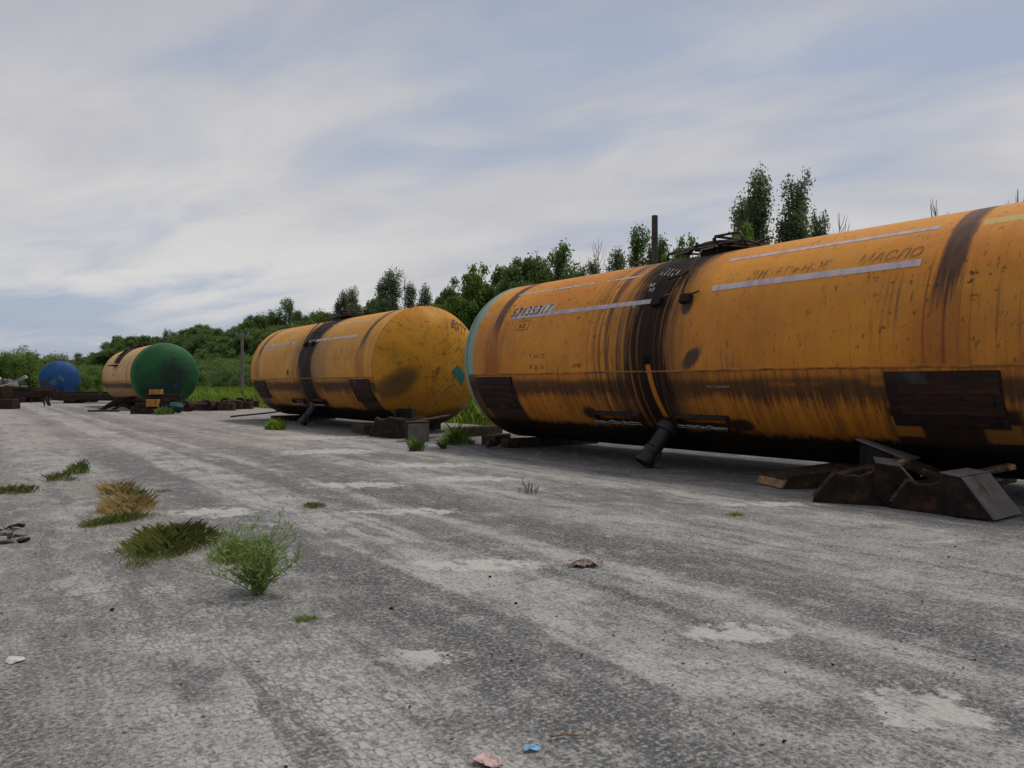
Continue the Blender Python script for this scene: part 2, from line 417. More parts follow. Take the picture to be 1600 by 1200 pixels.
def tank_paint(name, pal, seed, band=(.1, .38), straps=(3.9, -3.9), extra=None, grime=1.0, strap_w=.13):
    m, nt, b = mat_new(name); p = objco(nt); x, u, z = sep(nt, p)
    a = mth(nt, 'ARCTAN2', z - ZC, x * -1.0) * (180 / math.pi)      # degrees above the camera-side midline
    ax = (a + 90.0); a = mth(nt, 'SUBTRACT', ax, 90.0)
    v = a * (RAD * math.pi / 180)
    o = seed * 7.3
    mott = noi(nt, comb(nt, u * .7, v * .9, o), 1.0, 5, .6, .4)
    drip = noi(nt, comb(nt, u * 9.0, v * .55, o + 3), 1.0, 5, .65)        # runs down the shell
    dripf = noi(nt, comb(nt, u * 34.0, v * 1.3, o + 5), 1.0, 4, .6)
    spk = noi(nt, comb(nt, u * 1.0, v * .8, o + 9), 11.0, 5, .7)
    c1, c2, c3 = pal
    col = mixc(nt, sm(nt, mott, .32, .68), c1, c2)
    col = mixc(nt, sm(nt, drip, .52, .78) * .30 * grime, col, c3)
    col = mixc(nt, sm(nt, dripf, .55, .78) * .14 * grime, col, tuple(t * .6 for t in c3[:3]) + (1,))
    # weathering: grey washed bloom
    col = mixc(nt, sm(nt, noi(nt, comb(nt, u * .5, v * 2.2, o + 12), 1.2, 4, .6), .55, .72) * .16, col, (.42, .27, .12, 1))
    # below the seam the paint is browner, scraped in slanting runs
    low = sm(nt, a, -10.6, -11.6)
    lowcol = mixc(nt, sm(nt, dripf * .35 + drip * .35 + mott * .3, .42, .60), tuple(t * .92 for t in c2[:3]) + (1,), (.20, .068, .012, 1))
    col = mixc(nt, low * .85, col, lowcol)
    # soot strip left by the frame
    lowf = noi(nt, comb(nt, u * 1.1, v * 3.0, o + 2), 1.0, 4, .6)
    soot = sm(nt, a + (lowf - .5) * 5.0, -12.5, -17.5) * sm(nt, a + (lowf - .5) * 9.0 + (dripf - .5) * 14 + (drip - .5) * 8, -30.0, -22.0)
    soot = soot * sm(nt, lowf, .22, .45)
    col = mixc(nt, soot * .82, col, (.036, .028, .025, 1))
    # pinholes and rust specks
    reg = sm(nt, noi(nt, comb(nt, u * .55, v * .8, o + 20), 1.0, 3, .6), .44, .64)
    col = mixc(nt, sm(nt, spk, .585, .65) * reg * .85 * grime, col, (.055, .026, .014, 1))
    spk2 = noi(nt, comb(nt, u * 2.4, v * .8, o + 31), 9.0, 4, .7)
    col = mixc(nt, sm(nt, spk2, .61, .68) * .75 * grime, col, (.06, .03, .02, 1))
    # thin dark runs and grime that thicken towards the seam
    runs = sm(nt, noi(nt, comb(nt, u * 19.0, v * .45, o + 71), 1.0, 4, .68), .545, .63) * sm(nt, noi(nt, comb(nt, u * .7, v * .8, o + 75), 1.0, 3, .6), .42, .62) * sm(nt, a, 62, 12)
    col = mixc(nt, runs * .60 * grime, col, (.075, .034, .014, 1))
    gr = sm(nt, noi(nt, comb(nt, u * .9, v * .9, o + 80), 1.0, 5, .65), .46, .68) * sm(nt, a, 34, -4) * low.inv()
    col = mixc(nt, gr * .45 * grime, col, (.23, .105, .028, 1))
    # strap marks: scraped paint, rust strands below
    for k, s0 in enumerate(straps):
        du = (u - s0 + (drip - .5) * .10 + (mott - .5) * .08).abs()
        core = sm(nt, du + (dripf - .5) * .08, strap_w + .02, strap_w - .04) * sm(nt, a + (dripf - .5) * 46, 8, 28)
        strand = sm(nt, (u - s0).abs(), .34, .10) * sm(nt, noi(nt, comb(nt, u * 22.0, v * .25, o + 41 + k), 1.0, 3, .6), .49, .62) * sm(nt, a, 48, 18) * sm(nt, a, -11.5, -9.0)
        rustc = mixc(nt, sm(nt, noi(nt, comb(nt, u * 16, v * 2.0, o + 50), 1.0, 4, .6), .40, .62), (.030, .016, .014, 1), (.085, .032, .018, 1))
        col = mixc(nt, strand * .75, col, (.095, .030, .012, 1))
        col = mixc(nt, sm(nt, (u - s0).abs(), .42, .08) * sm(nt, a, 26, 4) * low.inv() * .55, col, (.24, .066, .012, 1))
        col = mixc(nt, core * .92, col, rustc)
    # tar run down from the hatch
    bc, bh = band
    topw = sm(nt, a, 25, 75) * .20
    ub = (u - bc).abs() + (drip - .5) * .55 + (dripf - .5) * .45 + (mott - .5) * .55 - topw
    core = sm(nt, ub, bh + .12, bh - .12)
    strands = sm(nt, (u - bc - .35).abs(), 1.25, .30) * sm(nt, noi(nt, comb(nt, u * 13.0, v * .30, o + 60), 1.0, 5, .72), .46, .55)
    halo = sm(nt, (u - bc).abs() + (drip - .5) * .4, bh + .65, bh)
    col = mixc(nt, halo * .55, col, (.12, .048, .018, 1))
    col = mixc(nt, strands * .85, col, (.030, .018, .014, 1))
    scr = sm(nt, noi(nt, comb(nt, u * 26.0, v * .5, o + 66), 1.0, 3, .6), .54, .64) * .8
    col = mixc(nt, core * .96, col, mixc(nt, scr, (.011, .009, .009, 1), (.075, .040, .024, 1)))
    thru = sm(nt, noi(nt, comb(nt, u * 17.0, v * .22, o + 91), 1.0, 4, .7), .555, .61) * sm(nt, (u - bc).abs(), .08, .30) * sm(nt, a, 60, 36)
    col = mixc(nt, thru * core * .8, col, (.26, .10, .022, 1))
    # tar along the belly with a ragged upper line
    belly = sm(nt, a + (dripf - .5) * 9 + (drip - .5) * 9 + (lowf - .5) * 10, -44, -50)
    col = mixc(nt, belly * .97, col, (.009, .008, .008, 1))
    if extra: col = extra(nt, u, a, v, col, dripf, mott, c1)
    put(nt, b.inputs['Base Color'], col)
    put(nt, b.inputs['Roughness'], (spk - .5) * .4 + .60)
    put(nt, b.inputs['Specular IOR Level'], (core.max(belly).max(soot) * -.22) + .30)
    put(nt, b.inputs['Normal'], bump(nt, noi(nt, p, 1.6, 2, .5) * 2.0 + noi(nt, p, 26, 4, .6) * .15 + dripf * .12 + noi(nt, comb(nt, x, u * .5, z), 2.6, 2, .5) * 1.2 - sm(nt, spk, .585, .65) * .12, .42, .02))
    return m
def ell(nt, u, a, u0, a0, ru, ra, jit, tilt=0.0):
    ex = (u - u0 + (a - a0) * tilt) / ru; ea = (a - a0) / ra
    return sm(nt, ex * ex + ea * ea + jit * 1.2, 1.15, .35)
def extra1(nt, u, a, v, col, dripf, mott, c1):
    j = (dripf - .5) + (mott - .5)
    col = mixc(nt, ell(nt, u, a, -.72, -4.5, .16, 7.0, j, .018) * .9, col, (.026, .024, .026, 1))   # black smudge
    col = mixc(nt, ell(nt, u, a, -.55, 24, .10, 6.0, j) * .9, col, (.02, .016, .015, 1))             # tar below the right clamp
    col = mixc(nt, ell(nt, u, a, 1.60, -38, .20, 6.0, j) * .95, col, (.012, .011, .012, 1))          # burn left of the bracket
    col = mixc(nt, ell(nt, u, a, -1.25, -42, .22, 5.0, j) * .95, col, (.012, .011, .012, 1))
    line = sm(nt, (u - .045 - (a + 20) * .0022).abs(), .055, .030) * sm(nt, a, -5.5, -7.5) * sm(nt, a, -40, -36)
    col = mixc(nt, line, col, (.40, .155, .018, 1))                                                 # clean run under the hole
    pat = sm(nt, (u + 4.38).abs() + (mott - .5) * .25, .34, .30) * sm(nt, (a - 53.0).abs() + (dripf - .5) * 2.0, 2.6, 2.0)
    col = mixc(nt, pat * .85, col, (.52, .40, .12, 1))                                              # pale painted-over number
    # bare tar area round the right-hand saddle, with two clean patches
    sq = sm(nt, (u + 3.9).abs() + (dripf - .5) * .1, .72, .60) * sm(nt, a, -26, -30)
    col = mixc(nt, sq * .95, col, (.012, .010, .010, 1))
    sq = sm(nt, (u - 3.9).abs() + (dripf - .5) * .1, .60, .50) * sm(nt, a, -34, -38)
    col = mixc(nt, sq * .9, col, (.016, .012, .011, 1))
    cl = sm(nt, (u + 3.42).abs(), .17, .13) * sm(nt, (a + 38).abs() + (dripf - .5) * 3, 6.0, 4.6)
    col = mixc(nt, cl * .9, col, (.33, .13, .02, 1))
    tl = sm(nt, u + (dripf - .5) * .03, 4.50, 4.54)
    col = mixc(nt, tl * sm(nt, a, -12, -10), col, (.20, .31, .26, 1))
    col = mixc(nt, sm(nt, u, 4.40, 4.55) * sm(nt, a, -10, -13) * .85, col, (.045, .026, .020, 1))
    cl = sm(nt, (u + 4.35).abs(), .20, .14) * sm(nt, (a + 40).abs() + (dripf - .5) * 3, 5.5, 4.2)
    return mixc(nt, cl * .8, col, (.27, .12, .025, 1))
def extra2(nt, u, a, v, col, dripf, mott, c1):
    j = (dripf - .5) + (mott - .5)
    wash = sm(nt, (u + 1.35).abs() + j * .5, .75, .25) * sm(nt, a, 48, 20) * sm(nt, a, -12, -9)
    col = mixc(nt, wash * .50, col, (.16, .105, .065, 1))
    scuff = sm(nt, (u + 2.9).abs(), 1.2, .5) * sm(nt, (a - 8).abs(), 15, 7) * sm(nt, noi(nt, comb(nt, u * 12.0, v * 1.6, 77.0), 1.0, 4, .7), .50, .60)
    col = mixc(nt, scuff * .65, col, (.10, .045, .018, 1))
    col = mixc(nt, ell(nt, u, a, 1.15, -4, .10, 3.5, j) * .95, col, (.02, .018, .018, 1))
    col = mixc(nt, ell(nt, u, a, 3.5, -2, .15, 2.0, j) * .5, col, (.10, .26, .12, 1))
    sq = sm(nt, (u + 3.95).abs() + (dripf - .5) * .15, .60, .48) * sm(nt, a, -26, -33)
    col = mixc(nt, sq * .9, col, (.018, .014, .013, 1))
    sq = sm(nt, (u - 4.15).abs() + (dripf - .5) * .1, .45, .36) * sm(nt, a, -12, -14)
    return mixc(nt, sq * .8, col, (.03, .022, .03, 1))
def extra3(nt, u, a, v, col, dripf, mott, c1):
    j = (dripf - .5) + (mott - .5)
    for q in (3.4, -3.2): col = mixc(nt, ell(nt, u, a, q, -20, .9, 6.5, j) * .85, col, (.05, .035, .035, 1))
    for q in (.6, 1.1): col = mixc(nt, ell(nt, u, a, q - .4, 2, .16, 3.0, j) * .8, col, (.05, .04, .035, 1))
    col = mixc(nt, sm(nt, a, -28, -36) * .55, col, (.36, .19, .10, 1))
    return mixc(nt, sm(nt, a + (dripf - .5) * 26, -48, -56) * .9, col, (.015, .012, .012, 1))
def cap_paint(name, c1, c2, kind, sgn=-1):
    m, nt, b = mat_new(name); p = objco(nt); x, u, z = sep(nt, p); z = z - ZC
    q = comb(nt, x, 0.0, z)
    mott = noi(nt, q, 1.3, 5, .6, .5); spk = noi(nt, q, 9, 5, .72); st = noi(nt, comb(nt, x * 5 + z * 3.5, 0.0, z * 1.0 - x * 1.0), 1.0, 5, .65)
    col = mixc(nt, sm(nt, mott, .33, .67), c1, c2)
    col = mixc(nt, sm(nt, st, .52, .72) * .3, col, tuple(t * .55 for t in c1[:3]) + (1,))
    jit = (mott - .5) * 1.6 + (spk - .5) * .8
    def blot(cx, cz, rx, rz, rot=0.0):
        c, s = math.cos(rot), math.sin(rot); dx_ = x - cx; dz_ = z - cz
        e1 = (dx_ * c + dz_ * s) / rx; e2 = (dz_ * c - dx_ * s) / rz
        return sm(nt, e1 * e1 + e2 * e2 + jit, 1.5, .15)
    if kind == 'yellow':
        reg = sm(nt, noi(nt, q, 1.1, 3, .6), .34, .56)
        col = mixc(nt, sm(nt, spk, .53, .64) * reg * .75, col, (.085, .042, .012, 1))
        col = mixc(nt, sm(nt, noi(nt, q, 2.4, 6, .72), .50, .66) * .50, col, (.20, .085, .012, 1))
        diag = noi(nt, comb(nt, (x * .8 + z * .6) * 1.2, 0.0, (z * .8 - x * .6) * 7.0), 2.0, 5, .7)
        col = mixc(nt, sm(nt, diag, .52, .62) * sm(nt, ((x - .35) * (x - .35) + (z + .05) * (z + .05)), .9, .2) * .7, col, (.09, .04, .012, 1))
        col = mixc(nt, blot(-1.02, -.42, .60, .30, .62) * .80, col, (.030, .024, .022, 1))
        col = mixc(nt, blot(.35, -1.25, .75, .18, .15) * .85, col, (.022, .018, .016, 1))
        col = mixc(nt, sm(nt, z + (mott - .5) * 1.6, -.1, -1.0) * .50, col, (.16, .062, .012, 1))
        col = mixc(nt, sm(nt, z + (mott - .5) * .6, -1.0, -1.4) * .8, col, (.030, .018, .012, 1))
    elif kind == 'green':
        col = mixc(nt, blot(.22, -.05, .70, .75, .3) * .78, col, (.008, .014, .012, 1))
        col = mixc(nt, sm(nt, noi(nt, q, 3.5, 6, .75), .50, .60) * blot(.25, .05, .95, .85, .3) * .85, col, (.008, .012, .010, 1))
        col = mixc(nt, blot(-.85, -.45, .45, .55) * .55, col, (.010, .030, .020, 1))
        col = mixc(nt, blot(-.35, -.95, .95, .55) * .85, col, (.008, .018, .026, 1))
        col = mixc(nt, sm(nt, (x * x + z * z), 1.80, 2.15) * .5, col, (.03, .16, .055, 1))
    elif kind == 'blue':
        col = mixc(nt, blot(-1.0, -.65, .50, .65) * .9, col, (.060, .060, .060, 1))
        col = mixc(nt, blot(.10, .05, .35, .16, -.9) * .5, col, (.10, .20, .32, 1))
        col = mixc(nt, blot(-.45, -.25, .26, .30) * .6, col, (.07, .17, .19, 1))
        col = mixc(nt, blot(.1, -1.0, .22, .5) * .8, col, (.02, .02, .03, 1))
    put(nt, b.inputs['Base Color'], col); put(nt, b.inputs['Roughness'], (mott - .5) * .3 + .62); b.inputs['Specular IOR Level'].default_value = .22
    put(nt, b.inputs['Normal'], bump(nt, noi(nt, q, 1.4, 2, .5) * 2 + spk * .12, .25, .02)); return m
def worn_mat(name, c, keep, scale=9.0, rough=.7):
    """flat paint worn through to what lies under it"""
    m, nt, b = mat_new(name); p = objco(nt); x, u, z = sep(nt, p)
    n = noi(nt, comb(nt, x, u * 1.6, z), scale, 5, .65)
    n2 = noi(nt, p, 1.3, 3, .6)
    put(nt, b.inputs['Base Color'], mixc(nt, sm(nt, noi(nt, comb(nt, x, u * 3, z), 3, 4, .6), .4, .65), c, tuple(t * .72 for t in c[:3]) + (1,))); b.inputs['Roughness'].default_value = rough
    t = nt.nodes.new('ShaderNodeBsdfTransparent'); mx = nt.nodes.new('ShaderNodeMixShader')
    put(nt, mx.inputs[0], sm(nt, n + (n2 - .5) * .35, 1 - keep - .10, 1 - keep + .12))
    nt.links.new(t.outputs[0], mx.inputs[1]); nt.links.new(b.outputs[0], mx.inputs[2])
    nt.links.new(mx.outputs[0], nt.nodes['Material Output'].inputs[0]); return m
M['stripe'] = worn_mat('lavender_white_stripe', (.47, .40, .42, 1), .70, 7)
M['stripe2'] = worn_mat('grey_white_stripe', (.45, .43, .38, 1), .62, 7)
M['ghost'] = worn_mat('faded_grey_lettering', (.24, .14, .055, 1), .56, 6)
M['ghost2'] = worn_mat('almost_gone_lettering', (.27, .15, .050, 1), .47, 6)
M['ink'] = worn_mat('worn_black_stencil', (.030, .020, .016, 1), .58, 10)
M['inkhard'] = worn_mat('black_stencil', (.028, .018, .016, 1), .66, 12)
M['numpatch'] = worn_mat('number_backing', (.50, .44, .42, 1), .62, 6)
M['chalk'] = worn_mat('white_chalk', (.55, .53, .50, 1), .58, 16)
M['teal'] = worn_mat('teal_placard', (.010, .13, .105, 1), .80, 6)

def text_mesh(body, size, spacing=1.0, shear=0.0):
    cu = bpy.data.curves.new('lettering', 'FONT'); cu.body = body; cu.size = size; cu.resolution_u = 3
    cu.space_character = spacing; cu.shear = shear
    o = bpy.data.objects.new('lettering', cu); C.objects.link(o)
    dg = bpy.context.evaluated_depsgraph_get(); me = bpy.data.meshes.new_from_object(o.evaluated_get(dg))
    bpy.data.objects.remove(o); me.materials.clear(); return me
def shell_text(body, size, u_left, a_deg, mat, parent, spacing=1.0, shear=0.0, width=None, name='lettering', off=.005, slope=0.0):
    me = text_mesh(body, size, spacing, shear)
    co = np.empty(len(me.vertices) * 3); me.vertices.foreach_get('co', co); co = co.reshape(-1, 3)
    k = 1.0 if width is None else width / max(co[:, 0].max(), 1e-6)
    for i, p in enumerate(co):
        a = R_(a_deg) + (p[1] + slope * p[0] * k) / RAD
        me.vertices[i].co = cpos(u_left - p[0] * k, a, RAD + off)
    me.update(); return link(name, me, mat, parent)
def cap_flat(name, pts2d, mat, parent, sgn=-1, off=.008, sub=6):
    """flat outline laid on the end cap (x, z-ZC)"""
    bm = bmesh.new(); n = len(pts2d)
    assert n == 4
    P = [Vector((p[0], p[1])) for p in pts2d]; grid = []
    for i in range(sub + 1):
        row = []
        for j in range(sub + 1):
            s, t = i / sub, j / sub
            q = P[0] * (1 - s) * (1 - t) + P[1] * s * (1 - t) + P[2] * s * t + P[3] * (1 - s) * t
            row.append(bm.verts.new((q.x, sgn * (HL + dome_y(q.length) + off), ZC + q.y)))
        grid.append(row)
    for i in range(sub):
        for j in range(sub): bm.faces.new((grid[i][j], grid[i + 1][j], grid[i + 1][j + 1], grid[i][j + 1]))
    return link(name, bm_mesh(name, bm), mat, parent)
def cap_text(body, size, x0, z0, rot, mat, parent, sgn=-1, off=.010, sx=1.0):
    me = text_mesh(body, size); c, s = math.cos(rot), math.sin(rot)
    for v in me.vertices:
        x, y = v.co.x * sx, v.co.y; X = x0 + x * c - y * s; Z = z0 + x * s + y * c
        v.co = (X, sgn * (HL + dome_y(math.hypot(X, Z)) + off), ZC + Z)
    me.update(); return link('lettering', me, mat, parent)

M['seam'] = simple('weld_bead', (.40, .16, .035), (.12, .045, .016), 5, .7, .4)
SH = shell_mesh(); CAPN = cap_mesh(-1); CAPF = cap_mesh(1)
def seam_mesh():
    pts = [cpos(u, R_(-10.9 + .25 * mnoise.noise(Vector((u * .6, 0, 0)))), RAD + .002) for u in np.linspace(-HL + .01, HL - .01, 40)]
    v, f = tube(pts, .011, 6); return pyd('weld_seam', v, f)
def lathe(prof, n=24):
    V = []; F = []
    for (r, zv) in prof:
        for k in range(n):
            q = 2 * math.pi * k / n; V.append((r * math.cos(q), r * math.sin(q), zv))
    for i in range(len(prof) - 1):
        for k in range(n): F.append((i * n + k, i * n + (k + 1) % n, (i + 1) * n + (k + 1) % n, (i + 1) * n + k))
    return V, F
def tank_hardware(t, plates=True, brackets=True, pipe=True, rods=True, hatch=True):
    link('weld_seam', seam_mesh(), M['seam'], t)
    for s in (-1, 1):   # circumferential joint with the end cap
        pts = [cpos(s * HL, q, RAD + .001) for q in np.linspace(0, 2 * math.pi, 73)]
        v, f = tube(pts, .008, 6, cap=False); link('rim_weld', pyd('rim_weld', v, f), M['seam'], t)
    if plates:
        r0 = random.Random(17)
        for s in (3.92, -3.87):
            pl = patch_obj('saddle_plate', M['plate'], t, s - .56, s + .56, -37, -12.8, RAD + .001, .012, 2, 10)
            for k in range(5):
                a1 = -13.4 - k * 4.6
                patch_obj('rib', M['plate2'] if k % 2 else M['plate'], pl, s - .55 + .10 * r0.random() * (k > 0), s + .55 - .14 * r0.random() * (k > 0), a1 - 3.2 - 1.2 * r0.random(), a1 + .4 * r0.random(), RAD + .014, .006 + .012 * r0.random(), 2, 3)
    if brackets:
        for (u0, u1) in ((1.43, .46), (-.24, -1.10)):
            br = empty('bracket', (0, 0, 0)); br.parent = t
            bm = bmesh.new()
            lo, hi = min(u0, u1), max(u0, u1); aT, aB = R_(-36.0), R_(-41.5)
            v = []
            pT = Vector(cpos(0, aT, RAD)); pB = Vector(cpos(0, aB, RAD)); nrm = Vector((-math.cos(R_(-37)), 0, math.sin(R_(-37))))
            # the flanges: top, bottom and both ends stand proud of the shell
            def bar(pc, du, dn, dt, uc):
                zt = (pT - pB).normalized(); mat3 = Matrix((nrm, Vector((0, 1, 0)), zt)).transposed()
                box_bm(dn, du, dt, .002, (pc.x, uc, pc.z), bm, mat3)
            mid = (lo + hi) / 2
            bar(pT + nrm * .04, hi - lo, .10, .014, mid); bar(pB + nrm * .05, hi - lo, .12, .014, mid)
            for q in (lo, hi): bar((pT + pB) / 2 + nrm * .04, .014, .10, .17, q)
            link('flange', bm_mesh('flange', bm), M['rust_dark'], br)
            # torn bright metal edge
            pts = []; r2 = random.Random(int(lo * 100))
            for i in range(15):
                q = lo + (hi - lo) * i / 14
                pp = pB + nrm * (.108 + r2.uniform(-.006, .008)) + (pT - pB) * r2.uniform(.05, .30)
                pts.append((pp.x, q, pp.z))
            tube_obj('torn_edge', pts, [.009 + .008 * r2.random() for _ in pts], M['bare'], br, 6)
            tube_obj('torn_edge', [((pB + nrm * .112).x, lo, (pB + nrm * .112).z - .002), ((pB + nrm * .112).x, hi, (pB + nrm * .112).z - .002)], .008, M['bare'], br, 6)
    if pipe:
        # outlet hanging out of the belly towards the yard
        o = Vector((-1.00, .10, ZC - 1.06)); e = Vector((-1.38, .26, .06))
        ax = (e - o).normalized(); rot = ax.to_track_quat('Z', 'Y').to_euler(); L = (e - o).length
        pp = empty('outlet_pipe', o, 0); pp.rotation_euler = rot; pp.parent = t
        v, f = lathe([(.0, -.08), (.170, -.08), (.170, .08), (.160, .11), (.115, .12)], 28); link('collar', pyd('collar', v, f), M['pipe'], pp, smooth=False)
        v, f = lathe([(.115, .08), (.115, L - .22)], 28); link('tube', pyd('tube', v, f), M['pipe'], pp, smooth=True)
        v, f = lathe([(.115, L - .28), (.136, L - .28), (.136, L - .22), (.122, L - .21), (.128, L - .08), (.155, L), (.142, L), (.114, L - .12), (.108, L - .25), (0, L - .25)], 28); link('flared_end', pyd('flared_end', v, f), M['pipe'], pp, smooth=True)
        bm = bmesh.new(); bmesh.ops.create_uvsphere(bm, u_segments=8, v_segments=6, radius=.014)
        link('bolt', bm_mesh('bolt', bm), M['bare'], pp, loc=(.0, .143, L - .16) if False else (-.10, .10, L - .17))
        bm = box_bm(.03, .05, .16, .006); link('lug', bm_mesh('lug', bm), M['rod'], pp, loc=(.12, -.08, L - .18))
    if rods:
        for (u0, ub) in ((.20, .03), (-.28, -.50)):
            pts = [cpos(u0, R_(76), RAD + .10), cpos(u0, R_(66), RAD + .12), cpos(u0 - .02, R_(62), RAD + .15), cpos((u0 + ub) / 2, R_(46), RAD + .10), cpos(ub + .05, R_(31), RAD + .08), cpos(ub, R_(28), RAD + .02)]
            tube_obj('stay_rod', pts, .014, M['rod'], t, 6)
            cl = patch_obj('clamp', M['tar'], t, ub - .10, ub + .07, 25.0, 29.5, RAD + .001, .07, 1, 2)
            tube_obj('hook', [cpos(ub - .08, R_(29), RAD + .06), cpos(ub - .16, R_(29.5), RAD + .06), cpos(ub - .19, R_(31.5), RAD + .03)], .014, M['rod'], cl, 6)
        tube_obj('stay_rod', [cpos(.02, R_(43), RAD + .03), cpos(-.12, R_(44), RAD + .05), cpos(-.26, R_(44), RAD + .05), cpos(-.36, R_(46), RAD + .09)], .018, M['rod'], t, 6)
    if hatch:
        hz = ZC + RAD
        h_ = empty('hatch', (0.05, -.05, 0)); h_.parent = t
        v, f = lathe([(.36, hz - .06), (.36, hz + .10), (.40, hz + .10), (.40, hz + .14), (.0, hz + .14)], 28); link('neck', pyd('neck', v, f), M['tar'], h_)
        v, f = lathe([(.38, hz + .142), (.36, hz + .17), (.2, hz + .20), (0, hz + .21)], 28); link('lid', pyd('lid', v, f), M['rust_dark'], h_, smooth=True)
        for k in range(6):
            q = k * math.pi / 3 + .3
            link('swing_bolt', bm_mesh('swing_bolt', box_bm(.04, .04, .10, .006)), M['rod'], h_, loc=(.41 * math.cos(q), .41 * math.sin(q), hz + .15))
        # crumpled walkway frame and rail on the crown
        for pts in ([cpos(.62, R_(72), RAD + .03), cpos(.60, R_(73), RAD + .12), cpos(-.25, R_(76), RAD + .12), cpos(-.28, R_(75), RAD + .02)],
                    [cpos(-.22, R_(77), RAD + .02), cpos(-.23, R_(77), RAD + .25), cpos(-.62, R_(79), RAD + .25), cpos(-.74, R_(78), RAD + .02)],
                    [cpos(.42, R_(80), RAD + .14), cpos(-.72, R_(78), RAD + .12), cpos(-.95, R_(78), RAD + .03)],
                    [cpos(-.23, R_(77), RAD + .25), cpos(-.23, R_(99), RAD + .25)], [cpos(.5, R_(84), RAD + .05), cpos(.1, R_(76), RAD + .17), cpos(-.5, R_(80), RAD + .10)],
                    [cpos(.45, R_(103), RAD + .12), cpos(-.62, R_(102), RAD + .24)]):
            tube_obj('walkway_rail', pts, .021, M['rod'], t, 6)
        for u in (.4, .1, -.4, -.62):
            tube_obj('walkway_crossbar', [cpos(u, R_(74), RAD + .10), cpos(u - .05, R_(100), RAD + .11)], .017, M['rod'], t, 6)
def make_tank(loc, rz, label, paint, cap_near, cap_far, **hw):
    t = empty('tank_wagon_barrel', loc, rz, label, 'tank', 'discarded tank barrels along the yard')
    link('shell', SH if False else SH.copy(), paint, t, smooth=True)
    link('end_cap', CAPN.copy(), cap_near, t, smooth=True); link('end_cap', CAPF.copy(), cap_far, t, smooth=True)
    tank_hardware(t, **hw); return t
OR1, OR2, OR3 = (.62, .250, .022, 1), (.53, .185, .017, 1), (.34, .105, .013, 1)
Y1, Y2, Y3 = (.60, .290, .030, 1), (.51, .225, .024, 1), (.32, .125, .018, 1)
P1, P2, P3 = (.56, .325, .10, 1), (.50, .270, .085, 1), (.34, .17, .07, 1)
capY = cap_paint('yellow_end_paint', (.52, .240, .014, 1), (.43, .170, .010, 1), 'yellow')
capO = cap_paint('teal_end_paint', (.17, .30, .24, 1), (.12, .25, .21, 1), 'plain')
capG = cap_paint('green_end_paint', (.010, .088, .026, 1), (.012, .062, .022, 1), 'green')
capB = cap_paint('blue_end_paint', (.014, .082, .23, 1), (.014, .055, .16, 1), 'blue')
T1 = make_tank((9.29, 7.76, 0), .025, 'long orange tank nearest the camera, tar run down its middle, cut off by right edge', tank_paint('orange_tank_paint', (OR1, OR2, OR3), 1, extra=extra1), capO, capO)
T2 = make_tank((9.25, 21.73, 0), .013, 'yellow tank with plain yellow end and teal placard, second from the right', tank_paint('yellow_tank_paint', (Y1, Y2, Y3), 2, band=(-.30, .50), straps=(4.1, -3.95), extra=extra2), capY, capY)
T3 = make_tank((7.40, 43.9, 0), 0.0, 'pale yellow tank with dark green end and blackened ladder strip', tank_paint('pale_yellow_tank_paint', (P1, P2, P3), 3, band=(20, .1), straps=(4.2, -3.6), extra=extra3, grime=.5, strap_w=.05), capG, capG, plates=False, brackets=False, pipe=False, rods=False)
T4 = make_tank((6.15, 77.8, 0), -.082, 'small distant tank with blue end beyond the scrap frames', tank_paint('blue_tank_paint', ((.03, .10, .28, 1), (.02, .07, .22, 1), (.05, .05, .07, 1)), 4, band=(20, .1), straps=(), grime=.6), capB, capB, plates=False, brackets=False, pipe=False, rods=False)
# painted stripes and lettering, tank 1
for (u0, u1, a0, a1, mm) in ((3.55, .17, 27.6, 30.6, 'stripe'), (-.88, -3.60, 31.0, 34.6, 'stripe'), (3.85, .70, 51.6, 53.4, 'stripe2'), (-.86, -3.62, 53.4, 56.2, 'stripe')):
    patch_obj('painted_stripe', M[mm], T1, u1, u0, a0, a1, RAD + .003, 0.0, 14, 3)
patch_obj('number_backing', M['numpatch'], T1, 2.45, 3.55, 30.7, 36.8, RAD + .0035, 0.0, 6, 4)
shell_text('57135317', .27, 3.60, 29.4, M['inkhard'], T1, width=1.12, shear=.12, off=.008)
shell_text('МАСЛО', .20, -2.86, 36.4, M['ghost'], T1, width=.72, shear=.25, off=.006)
shell_text('ДИЗЕЛЬНОЕ', .20, -1.38, 35.6, M['ghost2'], T1, width=1.16, shear=.25, off=.006)
shell_text('Т-68-22', .10, 2.80, -1.0, M['ink'], T1, width=.42)
shell_text('К-29 15', .10, 2.80, -8.0, M['ink'], T1, width=.40)
shell_text('84', .16, 4.45, 32.0, M['chalk'], T1, width=.20)
shell_text('62', .12, 3.22, 20.2, M['ink'], T1, width=.18)
shell_text('-09', .10, 1.70, -8.0, M['ink'], T1, width=.20)
for (u0, u1, a0, a1) in ((3.30, 2.97, 18.6, 18.9), (3.30, 2.97, 25.0, 25.3)):
    patch_obj('stencil_line', M['ink'], T1, u1, u0, a0, a1, RAD + .005, 0.0, 3, 1)
for k, (u, a) in enumerate(((.38, 40), (.33, 36), (.52, 26))): shell_text('М', .10, u, a, M['chalk'], T1, width=.10, off=.006)
for k in range(5): patch_obj('chalk_mark', M['chalk'], T1, .30 - k * .085, .318 - k * .085, 50 - k, 58 - k * 1.5, RAD + .006, 0.0, 1, 4)
shell_text('мелом', .07, -.92, -20.6, M['chalk'], T1, width=.40, off=.006, shear=.4) if False else None
tube_obj('chalk_scribble', [cpos(-.90 - .022 * i, R_(-19.4 + (.75 if i % 2 else -.55) * (1 - i * .03)), RAD + .004) for i in range(18)], .004, M['chalk'], T1, 4)
